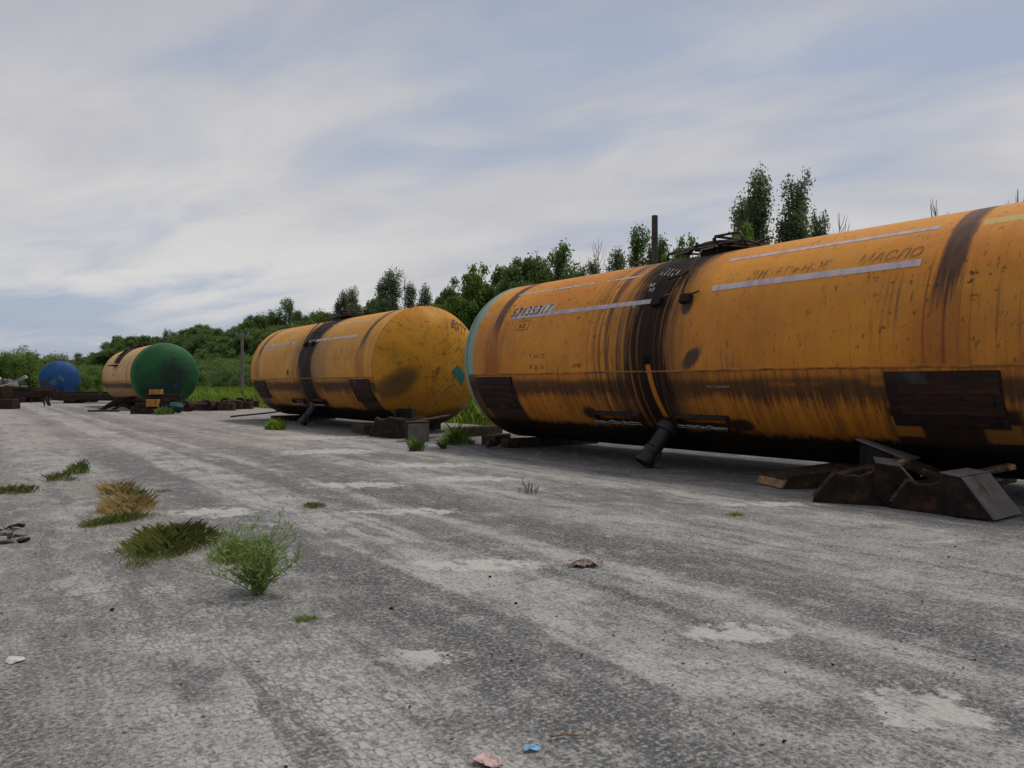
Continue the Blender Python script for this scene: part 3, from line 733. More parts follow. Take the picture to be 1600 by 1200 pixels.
patch_obj('cut_hole', M['hole'], T1, .03, .14, -7.0, -2.8, RAD + .001, .006, 1, 2)
# tank 2
for (u0, u1, a0, a1) in ((4.05, 1.0, 31.0, 33.4), (-.10, -3.45, 30.0, 33.0), (3.7, 1.4, 53, 55), (-.9, -3.5, 53, 55)):
    patch_obj('painted_stripe', M['stripe2'], T2, u1, u0, a0, a1, RAD + .003, 0.0, 14, 3)
shell_text('51313', .26, 3.75, 24.0, M['chalk'], T2, width=1.5, off=.006)
shell_text('ТОПЛИВО', .24, -1.85, 8, M['ink'], T2, width=1.7) if False else None
cap_flat('hazard_placard', ((.33, -.16), (.50, .02), (.74, -.20), (.68, -.52)), M['teal'], T2)
cap_text('80ПТ', .36, .38, .98, R_(-30), M['inkhard'], T2, sx=.62)
cap_text('ПРОВЕРЕНО', .13, -.30, -.28, R_(-42), M['ink'], T2) if False else None
# tank 3 ladder strip, shelf
patch_obj('ladder_strip', M['rust_dark'], T3, -.55, .75, 24, 97, RAD + .002, .03, 2, 20)
bm = box_bm(.50, 1.5, .05, .008); link('step_shelf', bm_mesh('step_shelf', bm), M['rust_dark'], T3, loc=(-1.45, .3, ZC + .52))
for u in (-.3, .38): tube_obj('ladder_stile', [cpos(u, R_(q), RAD + .12) for q in (24, 40, 56, 72, 88)], .03, M['rust_dark'], T3, 6)
cap_flat('hazard_placard', ((.12, -.42), (.42, -.72), (.70, -.44), (.40, -.16)), worn_mat('blue_placard', (.010, .030, .055, 1), .55), T3)

# timbers under the tanks
def box_thing(name, size, loc, rz, mat, label, cat, group=None, bev=.012, tilt=(0, 0)):
    o = link(name, bm_mesh(name, box_bm(*size, bev)), mat, loc=loc, rot=(tilt[0], tilt[1], rz)); return tag(o, label, cat, group)
for i, (x, y, lab) in enumerate(((9.35, 12.0, 'black timber sleeper under the far end of the nearest orange tank'), (9.4, 4.3, 'black timber sleeper under the near end of the nearest orange tank'),
        (9.2, 25.5, 'dark timber sleeper under the far end of the yellow tank'), (9.2, 18.2, 'dark timber sleeper under the near end of the yellow tank'),
        (7.4, 47.2, 'dark timber under the far end of the green-ended tank'), (7.4, 40.6, 'dark timber under the near end of the green-ended tank'), (5.8, 80.5, 'timber under far end of the blue-ended tank'), (5.8, 75, 'timber under near end of the blue-ended tank'))):
    box_thing('timber_sleeper', (2.2, .26, .172), (x, y, .085), .04 * ((i % 3) - 1), M['wood'], lab, 'sleeper', 'sleepers under the tanks')

# ------------------------------------------------------------------ saddle supports and scrap near the tanks
def cradle(loc, rz, label, L=1.05, W=.62, H=.34, block=True):
    """a tank saddle support: hollow-topped steel body, raw timber edge, one wedge block at the end"""
    t = empty('saddle_support', loc, rz, label, 'support', 'saddle supports lying by the tanks')
    prof = [(0, 0.0), (.03, .05), (.26 * L, H * .92)]
    for k in range(1, 8):
        q = k / 8; prof.append(((.26 + .40 * q) * L, H * (.92 - .13 * math.sin(q * math.pi) + .06 * q + .02 * math.sin(q * 17))))
    prof += [(.68 * L, H), (.98 * L, H * .92), (L, H * .1), (L, 0)]
    bb = prism(prof, 0, W); bmesh.ops.bevel(bb, geom=bb.edges[:], offset=.006, segments=1, affect='EDGES'); link('body', bm_mesh('body', bb), M['support'], t)
    # timber edge strips along the hollow top (front and back)
    for yy in (0.0, W - .05):
        up = prof[2:12]; pp = [(a, b + .003) for a, b in up] + [(a, b + .033) for a, b in reversed(up)]
        pp = [(a, b - (.012 if i >= len(up) else 0) + .008 * mnoise.noise(Vector((a * 9, yy, 2)))) for i, (a, b) in enumerate(pp)]
        link('edge_board', bm_mesh('edge_board', prism(pp, yy + .002, yy + .05)), M['edgewood'], t)
    pp = [(.03, .058), (.26 * L, H * .92 + .006), (.26 * L - .02, H * .92 + .035), (.0, .075)]
    link('edge_board', bm_mesh('edge_board', prism(pp, .004, .05)), M['edgewood'], t)
    if block:
        wp = [(.66 * L, H * .40), (.68 * L, H * 1.30), (.92 * L, H * 1.22), (1.28 * L, .02), (.80 * L, .012)]
        bb = prism(wp, -.06, W * .72); bmesh.ops.bevel(bb, geom=bb.edges[:], offset=.005, segments=1, affect='EDGES'); wb = link('wedge_block', bm_mesh('wedge_block', bb), M['support'], t)
        sl = [(.925 * L, H * 1.225), (.945 * L, H * 1.24), (1.305 * L, .026), (1.285 * L, .018)]
        link('face_plate', bm_mesh('face_plate', prism(sl, -.055, W * .71)), M['greylit'], wb)  # plate carries the lit tone of the slope in its colour
        sl = [(.68 * L, H * 1.305), (.68 * L, H * 1.34), (.94 * L, H * 1.265), (.92 * L, H * 1.225)]
        link('face_plate', bm_mesh('face_plate', prism(sl, -.055, W * .71)), M['greylit'], wb)
    return t
cradle((7.00, 4.66, 0), R_(-58), 'dark saddle support with splintered timber edge, left of the pair by the nearest tank', .86, .80, .33)
cradle((7.28, 4.02, 0), R_(-88), 'dark saddle support with grey sloping end face, nearest the camera at right', .74, .74, .30)
# loose grey wedge on top at the back
t = empty('wedge_block', (8.16, 4.85, 0), R_(-80), 'grey topped steel wedge block standing behind the left saddle support', 'block')
link('body', bm_mesh('body', prism([(0, 0), (.02, .56), (.48, .40), (.52, 0)], 0, .46)), M['tar'], t)
link('face_plate', bm_mesh('face_plate', prism([(-.02, .578), (-.02, .596), (.54, .400), (.54, .382)], -.03, .49)), M['greylit'], t)
for (x, y, z, sx, sy, sz, rz, ry, lab) in ((7.55, 4.35, .34, .75, .10, .05, -48, -14, 'splintered board lying across the left saddle support'), (7.95, 3.45, .36, .62, .09, .05, -30, -10, 'splintered board resting on the nearest saddle support'),
                                  (8.35, 4.25, .30, .55, .45, .05, -60, 24, 'bent rusty plate jammed between the two saddle supports')):
    o = link('scrap_board', bm_mesh('scrap_board', box_bm(sx, sy, sz, .008)), M['edgewood'], loc=(x, y, z), rot=(R_(8), R_(ry), R_(rz))); tag(o, lab, 'board')
# plank wedge at the left
t = empty('timber_wedge', (7.58, 5.42, 0), R_(-24), 'low oily timber wedge of nailed planks under the near orange tank', 'wedge')
link('body', bm_mesh('body', prism([(0, 0), (.05, .10), (1.05, .20), (1.12, 0)], 0, .58)), M['wood'], t)
for k in range(3):
    o = link('plank', bm_mesh('plank', prism([(.02, .098), (.02, .135), (1.08, .240), (1.08, .203)], .01 + k * .195, .185 + k * .195)), M['wood'], t)
link('edge_board', bm_mesh('edge_board', prism([(0, .01), (.05, .10), (.03, .12), (-.025, .015)], .0, .57)), M['woodraw'], t)
# supports by tank 2
cradle((7.55, 16.6, 0), R_(-84), 'black saddle support in front of the yellow tank near end', 1.25, .8, .46, block=False)
t = empty('steel_post', (8.05, 15.75, 0), R_(-55), 'short upright black channel post before the yellow tank end', 'post')
link('web', bm_mesh('web', box_bm(.40, .03, .66, .004, (0, 0, .33))), M['tar'], t)
for s in (-1, 1): link('flange', bm_mesh('flange', box_bm(.03, .22, .66, .004, (s * .215, .0, .33))), M['rust_dark'], t)
t = empty('wedge_block', (7.72, 14.55, 0), R_(-20), 'square grey steel block on the ground before the yellow tank end', 'block')
link('body', bm_mesh('body', box_bm(.46, .44, .40, .01, (0, 0, .20))), M['tar'], t)
link('face_plate', bm_mesh('face_plate', box_bm(.44, .02, .37, .004, (0, -.232, .195))), M['greylit'], t)
link('face_plate', bm_mesh('face_plate', box_bm(.48, .46, .02, .004, (0, 0, .411))), M['rust'], t)
o = link('rusty_plank', bm_mesh('rusty_plank', box_bm(1.7, .16, .03, .004)), M['rust'], loc=(8.3, 15.0, .445), rot=(0, R_(-3), R_(32))); tag(o, 'thin rusty flat bar lying across the grey block', 'bar')
box_thing('timber_stack', (1.2, .5, .24), (7.95, 17.6, .12), R_(80), M['wood'], 'brown timber baulk left of the saddle support by yellow tank', 'timber')
box_thing('timber_baulk', (1.5, .34, .22), (9.7, 15.3, .11), R_(15), M['wood'], 'black timber baulk on the ground between the two nearest tanks', 'timber')
box_thing('timber_baulk', (.9, .3, .18), (8.75, 13.05, .09), R_(35), M['wood'], 'short black timber beneath the far rim of the nearest orange tank', 'timber')
def chunk_mesh(name, s, n=14, seed=0, flat=1.0):
    r = random.Random(seed); bm = bmesh.new()
    for _ in range(n):
        v = Vector((r.gauss(0, 1), r.gauss(0, 1), r.gauss(0, 1))).normalized() * r.uniform(.75, 1.0)
        bm.verts.new((v.x * s[0], v.y * s[1], v.z * s[2] * flat))
    res = bmesh.ops.convex_hull(bm, input=bm.verts[:])
    bmesh.ops.delete(bm, geom=[g_ for g_ in res['geom_interior'] if isinstance(g_, bmesh.types.BMVert)], context='VERTS')
    return bm_mesh(name, bm)
o = link('tar_lump', chunk_mesh('tar_lump', (.17, .12, .10), 16, 3), M['blacklump'], loc=(8.0, 12.1, .085)); tag(o, 'black tar lump on the ground left of nearest tank', 'lump')
o = tube_obj('bent_bar', [(7.7, 29.0, .03), (8.2, 29.1, .06), (8.9, 28.4, .16), (9.3, 27.9, .24)], .03, M['rust_dark'], None, 6); tag(o, 'thin dark bar poking out left of the yellow tank', 'bar')

# ------------------------------------------------------------------ scrap near tank 3 and far left
r = random.Random(5)
t = empty('scrap_stack', (6.0, 34.3, 0), R_(-35), 'stack of dark beams with two yellow boxes before the green tank end', 'scrap')
for k, (x, y, z, sx, sy, sz, mm) in enumerate(((0, 0, .12, 1.6, .5, .24, 'rust_dark'), (.1, .05, .36, 1.5, .45, .2, 'rust_dark'), (.15, .12, .62, 1.7, .35, .10, 'rust_dark'), (.15, .1, .56, 1.2, .4, .06, 'rust'), (.35, .15, .76, 1.5, .3, .1, 'rust_dark'))):
    link('beam', bm_mesh('beam', box_bm(sx, sy, sz, .01, (x, y, z))), M[mm], t)
link('yellow_box', bm_mesh('yellow_box', box_bm(.46, .3, .30, .01, (.12, -.20, .45))), M['yellowpaint'], t)
link('yellow_box', bm_mesh('yellow_box', box_bm(.46, .3, .20, .01, (.17, -.05, .90))), M['yellowpaint'], t)
o = link('crumpled_sheet', chunk_mesh('crumpled_sheet', (.38, .35, .30), 18, 8), M['tealcloth'], loc=(6.75, 33.7, .26)); tag(o, 'crumpled teal plastic sheet beside the scrap stack', 'sheet')
def wheelset(loc, rz, label, s=1.0):
    t = empty('axle_scrap', loc, rz, label, 'scrap', 'axle scrap right of the green-ended tank')
    v, f = tube([(-.9 * s, 0, .30 * s), (.9 * s, 0, .30 * s)], .09 * s, 8); link('axle', pyd('axle', v, f), M['rust_dark'], t)
    for q in (-.65, .45):
        v, f = tube([(q * s, 0, .24 * s), ((q + .34) * s, .1 * s, .24 * s)], .25 * s, 12); link('wheel', pyd('wheel', v, f), M['rust_dark'], t)
    link('axle_box', bm_mesh('axle_box', box_bm(.35 * s, .5 * s, .4 * s, .03, (1.0 * s, 0, .22 * s))), M['rust_dark'], t)
wheelset((8.3, 36.6, 0), R_(20), 'rusty axle with wheels nearest the green tank end')
wheelset((9.6, 38.6, 0), R_(-25), 'rusty axle lump in the middle of the scrap row by the grass')
wheelset((10.9, 40.4, 0), R_(40), 'rusty axle with wheels at the grass end of the scrap row', 1.1)
for k, (x, y, rz, L, lab) in enumerate(((8.9, 37.4, -40, 2.6, 'long rusty beam in the scrap row under the green tank end'), (10.4, 39.2, -48, 2.4, 'rusty beam lying before the last axle of the scrap row'), (11.6, 41.6, -30, 1.8, 'dark beam at the grass end of the scrap row'), (4.7, 38.3, -30, 1.3, 'thin dark bar on the ground left of the green-ended tank'))):
    box_thing('scrap_beam', (L, .32 if k < 3 else .2, .34 if k < 3 else .08), (x, y, .17 if k < 3 else .04), R_(rz), M['rust'], lab, 'beam')
t = empty('collapsed_stand', (5.2, 39.6, 0), R_(10), 'collapsed black frame under the left side of the green-ended tank', 'frame')
for pts in ([(-.5, 0, .03), (.3, .1, .55), (1.2, .2, .60)], [(-.4, .3, .03), (.5, .3, .40), (1.3, .5, .30)], [(0, -.1, .03), (.5, .1, .3), (.9, 0, .03)]):
    tube_obj('strut', pts, .07, M['rust_dark'], t, 6)
# underframes of dismantled wagons
def underframe(loc, rz, L, W, label, zt=.55):
    t = empty('wagon_underframe', loc, rz, label, 'underframe', 'dismantled wagon frames')
    for s in (-1, 1): link('side_sill', bm_mesh('side_sill', box_bm(L, .16, .34, .015, (0, s * W / 2, zt))), M['rust_dark'], t)
    link('centre_sill', bm_mesh('centre_sill', box_bm(L * 1.04, .4, .4, .015, (0, 0, zt - .06))), M['rust_dark'], t)
    for k in range(5): link('cross_member', bm_mesh('cross_member', box_bm(.16, W - .16, .26, .01, (-L / 2 + .3 + k * (L - .6) / 4, 0, zt - .03))), M['rust'], t)
    for s in (-1, 1): link('bolster', bm_mesh('bolster', box_bm(.5, W * .8, zt - .2, .02, (s * L * .32, 0, (zt - .2) / 2))), M['rust_dark'], t)
    return t
underframe((4.6, 60.5, 0), R_(-30), 6.5, 2.2, 'dark wagon frame lying in front of the blue-ended tank')
underframe((6.6, 56.2, 0), R_(-36), 5.0, 1.9, 'low dark wagon frame between the blue and green tank ends', .42)
underframe((2.0, 63.5, 0), R_(-20), 5.2, 2.0, 'dark wagon frame left of the blue-ended tank by rubble', .8)
underframe((.6, 66.0, 0), R_(-34), 5.5, 2.0, 'dark wagon frame at far left edge below the rubble heap', .9)
t = empty('bogie_scrap', (1.05, 45.5, 0), R_(-35), 'rusty bogie part with upright arm at the far left edge', 'scrap')
link('base', bm_mesh('base', box_bm(1.6, .7, .5, .05, (0, 0, .25))), M['rust_dark'], t)
link('arm', bm_mesh('arm', box_bm(.3, .3, .75, .03, (.35, 0, .8), rot=Matrix.Rotation(.2, 3, 'Y'))), M['rust'], t)
link('foot', bm_mesh('foot', box_bm(.6, .5, .35, .04, (-.85, .1, .175))), M['rust'], t)
t = empty('spiked_scrap', (3.25, 50.5, 0), 0, 'cluster of dark drooping rods left of the blue-ended tank', 'scrap')
for k in range(4): tube_obj('rod', [(0, 0, .75), (.10 * k - .1, -.1 * (k % 3), .5), (.22 * k - .05 * k * k, -.2 * (k % 3), .02)], .045, M['rust_dark'], t, 5)
link('hub', bm_mesh('hub', box_bm(1.1, .35, .28, .04, (-.1, 0, .80))), M['rust_dark'], t)
# rubble heap of broken concrete
heap = []
bm = bmesh.new()
for k in range(420):
    q = r.random(); x = r.uniform(-7.5, 6.0); hgt = max(.15, 2.3 * math.exp(-((x + 2.5) / 4.2) ** 2) + .5)
    y = r.uniform(-2.2, 2.2); z = hgt * (1 - abs(y) / 2.6) * r.uniform(.1, 1.0)
    s = r.uniform(.15, .45)
    me = chunk_mesh('c', (s * 1.4, s, s * .7), 9, 900 + k); me.transform(Matrix.Translation((x, y, max(z, s * .3))) @ Matrix.Rotation(r.uniform(0, 6), 4, 'Z') @ Matrix.Rotation(r.uniform(-.7, .7), 4, 'X')); bm.from_mesh(me); bpy.data.meshes.remove(me)
o = link('rubble_heap', bm_mesh('rubble_heap', bm), M['rubble'], loc=(1.0, 71.3, 0), rot=(0, 0, R_(-30))); tag(o, 'grey heap of broken concrete left of the blue-ended tank', 'rubble', kind='stuff')
for k, (x, y, z, L, rz, ty) in enumerate(((2.4, 70.9, 1.25, 2.3, -20, -30), (.7, 69.0, 1.9, 2.4, -40, 20), (1.6, 68.0, 1.0, 2.2, 10, -15))):
    o = link('concrete_beam', bm_mesh('concrete_beam', box_bm(L, .35, .28, .02)), M['concrete'], loc=(x, y, z), rot=(0, R_(ty), R_(rz)))
    tag(o, ('pale concrete beam sticking up from the rubble heap', 'pale concrete beam at left on top of the rubble heap', 'short concrete beam lying low on the rubble heap')[k], 'beam')

# ------------------------------------------------------------------ poles and fence
def utility_pole(loc, h, rad, mat, label, arm=False):
    t = empty('utility_pole', loc, 0, label, 'pole')
    v, f = tube([(0, 0, -.05), (0, 0, h)], [rad * 1.25, rad * .85], 10); link('shaft', pyd('shaft', v, f), mat, t, smooth=False)
    if arm:
        link('cross_arm', bm_mesh('cross_arm', box_bm(1.3, .12, .12, .01, (0, 0, h - .25))), mat, t)
        for s in (-.55, .55):
            v, f = tube([(s, 0, h - .2), (s, 0, h + .03)], .05, 6); link('insulator', pyd('insulator', v, f), M['fence'], t)
    return t
utility_pole((21.0, 75.0, 0), 6.2, .15, M['pole'], 'grey concrete pole with short cross arm beyond the grass', True)
utility_pole((27.2, 26.7, 0), 9.45, .17, M['woodpole'], 'dark wooden pole rising behind the nearest orange tank')
t = empty('low_fence', (0, 0, 0), 0, 'low pale fence far behind the grass between tanks', 'fence')
for k in range(12):
    y0 = 78 + k * 4.0
    link('panel', bm_mesh('panel', box_bm(.12, 3.8, 1.3, .01, (30 + .02 * (k % 3), y0, .68))), M['fence'], t)

# ------------------------------------------------------------------ trees
def limbs(pts_list): return merge([tube(p, rr, 6) for p, rr in pts_list])
def leaf_cloud(cl, per, size, flat=.8):
    """clumps (x,y,z,r) -> leaf cards concentrated towards each clump's surface"""
    cen = []; 
    for (x, y, z, rad) in cl:
        n = max(10, int(per * rad ** 1.7)); dd = rdir(n); rr = rad * (rng.random(n) ** .38) * (1 + .25 * rng.normal(size=n)).clip(.4, 1.5)
        p = dd * rr[:, None]; p[:, 2] *= flat; cen.append(p + np.array([x, y, z]))
    cen = np.concatenate(cen); n = len(cen)
    a = rdir(n); b = np.cross(a, rdir(n)); b /= np.linalg.norm(b, axis=1, keepdims=True) + 1e-9
    s = size * (.6 + .8 * rng.random(n))[:, None]
    return quads('crown', cen, a * s, b * s * .62)
def make_poplar(H, Wd, seed, cols=3):
    rr = random.Random(seed); cl = []; lim = [([(0, 0, -.1), (.05, 0, H * .5), (0, .05, H * .97)], [.30, .17, .03])]
    for c in range(cols):
        ang = rr.uniform(0, 6.28); off = 0 if c == 0 else Wd * rr.uniform(.25, .45); top = H * (1 if c == 0 else rr.uniform(.62, .9))
        bx, by = off * math.cos(ang), off * math.sin(ang)
        if c: lim.append(([(0, 0, H * .12), (bx * .7, by * .7, H * .3), (bx, by, top * .92)], [.14, .09, .02]))
        z = H * (.10 if c == 0 else .14)
        while z < top:
            q = (z - H * .08) / (top - H * .08); rad = Wd * .36 * (math.sin(min(1, q * 1.15 + .22) * math.pi * .86) ** .75) * (.72 if c else 1) + .15
            for _ in range(5):
                an = rr.uniform(0, 6.28); ro = rad * rr.uniform(.15, 1.0)
                cl.append((bx + ro * math.cos(an), by + ro * math.sin(an), z + rr.uniform(-.4, .6), rr.uniform(.40, .75)))
                if rr.random() < .35: lim.append(([(bx * .9, by * .9, z - .8), (bx + ro * math.cos(an), by + ro * math.sin(an), z + .3)], [.05, .015]))
            z += rr.uniform(.42, .72)
    return limbs(lim), cl, 1.6
def make_broad(H, Wd, seed, base=.12):
    rr = random.Random(seed); cl = []; lim = [([(0, 0, -.1), (.1, 0, H * .3), (0, .15, H * .85)], [.34, .22, .05])]
    n = int(22 + Wd * 3.4)
    for k in range(n):
        q = rr.random() ** .8; z = H * (base + (1 - base - .05) * q); an = rr.uniform(0, 6.28)
        rad = Wd * .5 * (math.sin(min(1.0, (q * .82 + .16)) * math.pi) ** .6) * rr.uniform(.35, 1.0)
        ex, ey = rad * math.cos(an), rad * math.sin(an)
        lim.append(([(0, 0, z * .55), (ex * .5, ey * .5, z * .8), (ex, ey, z)], [.10, .06, .02]))
        s = rr.uniform(.75, 1.35)
        cl.append((ex, ey, z, s))
        for _ in range(4): cl.append((ex + rr.gauss(0, .8), ey + rr.gauss(0, .8), z + rr.gauss(0, .6), rr.uniform(.4, .8)))
    return limbs(lim), cl, .9
TREES = {}
def proto(key, maker, H, Wd, seed, per, size, leaf, **k):
    (lv, lf), cl, flat = maker(H, Wd, seed, **k)
    TREES[key] = (pyd('trunk', lv, lf), leaf_cloud(cl, per, size, flat), H, leaf)
    TREES[key][0].materials.append(M['bark']); TREES[key][1].materials.append(M[leaf])
proto('pop1', make_poplar, 17, 4.4, 1, 205, .115, 'leafpop', cols=4)
proto('pop2', make_poplar, 17, 4.2, 2, 205, .115, 'leafpop', cols=3)
proto('pop3', make_poplar, 15, 5.0, 3, 190, .12, 'leafpop', cols=4)
proto('popw', make_poplar, 15, 7.5, 4, 200, .13, 'leaf', cols=7)
proto('br1', make_broad, 13, 9, 11, 290, .15, 'leaf')
proto('br2', make_broad, 14, 10, 12, 290, .15, 'leaf')
proto('br3', make_broad, 12, 8, 13, 290, .15, 'leaf', base=.05)
proto('brl', make_broad, 12, 9, 14, 320, .14, 'leaflight')
proto('bush', make_broad, 4.5, 5.5, 21, 330, .085, 'leaflight', base=.05)
proto('bush2', make_broad, 4.0, 6.0, 22, 330, .085, 'leaf', base=.04)
def tree(key, loc, H, label, cat='tree', group=None, name=None, wide=1.0):
    tr, cr, H0, lf = TREES[key]; s = H / H0
    nm = name or {'p': 'poplar_tree', 'b': 'broadleaf_tree'}[key[0]]
    t = empty(nm, loc, r.uniform(0, 6.28), label, cat, group); t.scale = (s * wide, s * wide, s)
    link('trunk', tr, None, t); link('crown', cr, None, t); return t
YAW = 35.0
def row(px, X):    # a spot on the line x = X seen under this bearing
    ph = R_(YAW) + math.atan((px - 800) / 1200); Y = X / math.tan(ph); D = X * math.sin(R_(YAW)) + Y * math.cos(R_(YAW)); return X, Y, D
def tree_at(key, px, top, X, label, **k):
    X, Y, D = row(px, X); H = 1.2 + (601 - top) / 1200 * D - (.75 if key[0] == 'p' else .35); return tree(key, (X, Y, 0), H, label, **k)
tree_at('pop1', 1186, 262, 50, 'tallest poplar behind the nearest tank, left of its pair', wide=.86)
tree_at('pop3', 1160, 300, 51, 'shorter poplar pressed against the left of the tallest poplar', wide=.7)
tree_at('pop2', 1245, 265, 50, 'slender poplar standing just right of the tallest poplar', wide=.84)
tree_at('pop2', 1280, 321, 52, 'small poplar right of the two tall poplars', wide=.72)
tree_at('brl', 1152, 362, 44, 'round light green shrub top below the tallest poplar', wide=.45)
tree_at('brl', 1062, 384, 47, 'light green rounded tree right of the dark wooden pole', wide=.6)
tree_at('popw', 1027, 368, 52, 'poplar directly behind the right side of the dark wooden pole', wide=.75)
tree_at('popw', 996, 353, 52, 'taller poplar just left of the dark wooden pole', wide=.75)
tree_at('pop3', 962, 384, 52, 'small open poplar left of the dark wooden pole', wide=.85)
tree_at('pop3', 928, 400, 54, 'low thin poplar beside the bare dead tree', wide=.6)
tree_at('popw', 872, 378, 52, 'broad pointed poplar above the far half of the nearest tank', wide=.95)
tree_at('br1', 828, 397, 53, 'dense round tree left of the broad pointed poplar', wide=.8)
tree_at('br3', 795, 425, 54, 'low dark tree at the left foot of the dense round tree', wide=.7)
tree_at('brl', 735, 426, 52, 'spreading light green tree above the gap between the tanks', wide=.85)
tree_at('br2', 765, 458, 56, 'dark tree partly hidden behind the near tank far end', wide=.6)
tree_at('br1', 700, 446, 58, 'rounded tree left of the spreading light green tree', wide=.6)
tree_at('pop2', 664, 442, 54, 'grey green poplar above the yellow tank end', wide=.95)
tree_at('pop3', 640, 440, 56, 'thin poplar right of the tall forked poplar', wide=.7)
tree_at('pop1', 612, 419, 54, 'tall forked poplar above the middle of the yellow tank', wide=1.1)
tree_at('br3', 580, 464, 54, 'low dark tree left of the tall forked poplar', wide=.8)
tree_at('pop2', 551, 446, 55, 'right one of two poplars above the yellow tank hatch', wide=.9)
tree_at('pop1', 537, 452, 55, 'left one of two poplars above the yellow tank hatch', wide=.8)
tree_at('br1', 505, 484, 54, 'low rounded tree above the far half of the yellow tank', wide=.9)
tree_at('br3', 482, 490, 52, 'dark low tree over the yellow tank hatch frame', wide=.9)
tree_at('popw', 452, 466, 54, 'pointed double-topped tree above the far end of the yellow tank', wide=.9)
tree_at('br2', 428, 492, 55, 'dark tree left of the pointed double-topped tree', wide=.9)
tree_at('br1', 404, 490, 52, 'large dark tree at the right end of the wood', wide=1.0)
WOOD = 'trees of the dense wood behind the green-ended tank'
for k, (px, top, X) in enumerate(((385, 503, 50), (372, 508, 58), (358, 516, 48), (342, 514, 54), (325, 513, 50), (309, 507, 56), (296, 510, 50), (318, 520, 44), (350, 524, 42), (395, 510, 44), (375, 520, 42), (283, 517, 55), (272, 524, 50), (250, 525, 54), (238, 528, 50), (222, 526, 55), (208, 524, 52), (194, 528, 54), (181, 527, 52), (302, 524, 42), (420, 508, 46), (440, 505, 44), (470, 505, 46), (230, 540, 44), (200, 542, 44), (260, 538, 42))):
    tree_at(('br1', 'br2', 'br3', 'popw')[k % 4] if k % 5 else 'br2', px, top, X, 'dark leafy tree massed in the wood behind the green-ended tank', group=WOOD, name='broadleaf_tree', wide=1.0 + .12 * (k % 3))
tree_at('pop2', 259, 514, 54, 'left one of two thin poplars above the green tank end', wide=.9)
tree_at('pop2', 268, 515, 56, 'right one of two thin poplars above the green tank end', wide=.8)
FAR = 'far trees on the horizon'
for k, (px, top, X) in enumerate(((172, 545, 46), (160, 552, 46), (150, 550, 48), (140, 556, 44), (131, 560, 40), (112, 561, 36), (100, 563, 33), (90, 565, 30), (80, 562, 27))):
    tree_at(('br1', 'br3', 'br2')[k % 3], px, top, X, 'distant bluish tree on the horizon between blue and green tanks', group=FAR, wide=1.3)
tree_at('pop3', 122, 550, 40, 'lone taller tree on the horizon right of the blue tank', wide=1.3)
# bushes at the end of the yard
for k, (px, top, D, lab) in enumerate(((8, 560, 90, 'light green bush at the far left edge behind the rubble'), (30, 558, 92, 'light green bush second from the left edge behind rubble'), (52, 556, 95, 'tallest light green bush behind the rubble heap'), (70, 562, 100, 'bush directly behind the blue tank end left side'),
                                       (118, 584, 88, 'small bush just right of the blue-ended tank'), (134, 578, 92, 'round bush between the blue and pale yellow tanks'), (150, 576, 95, 'bush touching the far end of the pale yellow tank'))):
    c, s = math.cos(R_(YAW)), math.sin(R_(YAW)); xc = (px - 800) / 1200 * D
    tree(('bush', 'bush', 'brl')[k % 3] if k < 4 else 'bush', (c * xc + s * D, -s * xc + c * D, 0), 1.2 + (601 - top) / 1200 * D, lab, 'bush', 'bushes at the end of the yard', 'bush', 1.1 if k % 3 != 2 else .9)
for k, (px, X, H) in enumerate(((318, 24, 2.6), (333, 26, 3.2), (352, 22, 2.4), (378, 25, 3.0), (392, 23, 2.2), (305, 27, 3.6), (365, 30, 4.2), (345, 33, 4.6), (325, 34, 5.0), (388, 34, 5.0), (735, 30, 3.0), (752, 34, 3.6), (715, 33, 3.4))):
    X, Y, D = row(px, X); tree('bush' if k % 3 == 0 else 'bush2', (X, Y, 0), H, ('light' if k % 3 == 0 else 'dark') + ' green shrub at the edge of the tall grass below the wood', 'shrub', 'shrubs between grass and wood, ' + ('light' if k % 3 == 0 else 'dark'), 'shrub', 1.1)
# dead saplings
def dead_tree(px, top, X, label, seed):
    rr = random.Random(seed); X, Y, D = row(px, X); H = 1.2 + (601 - top) / 1200 * D
    t = empty('dead_tree', (X, Y, 0), 0, label, 'dead tree', None)
    v, f = tube([(0, 0, -.1), (.1, .1, H * .5), (0, 0, H)], [.13, .07, .015], 6); link('trunk', pyd('trunk', v, f), M['deadwood'], t)
    L = []
    for k in range(22):
        z = H * rr.uniform(.45, .93); an = rr.uniform(0, 6.28); q = (H - z) * .28 + .3
        L.append(tube([(0, 0, z), (q * .5 * math.cos(an), q * .5 * math.sin(an), z + q * .9), (q * .7 * math.cos(an), q * .7 * math.sin(an), z + q * 1.8)], [.03, .02, .008], 4))
    v, f = merge(L); link('branches', pyd('branches', v, f), M['deadwood'], t)
dead_tree(935, 371, 50, 'bare dead tree left of the dark wooden pole', 1)
dead_tree(1312, 332, 50, 'thin bare tree right of the small poplar', 2)
dead_tree(1463, 312, 50, 'thin bare treetop above the middle of the nearest tank right half', 3)
dead_tree(1590, 295, 50, 'thin bare treetop at the right edge of the picture', 4)
dead_tree(632, 425, 55, 'bare pale trunk beside the tall forked poplar', 5)

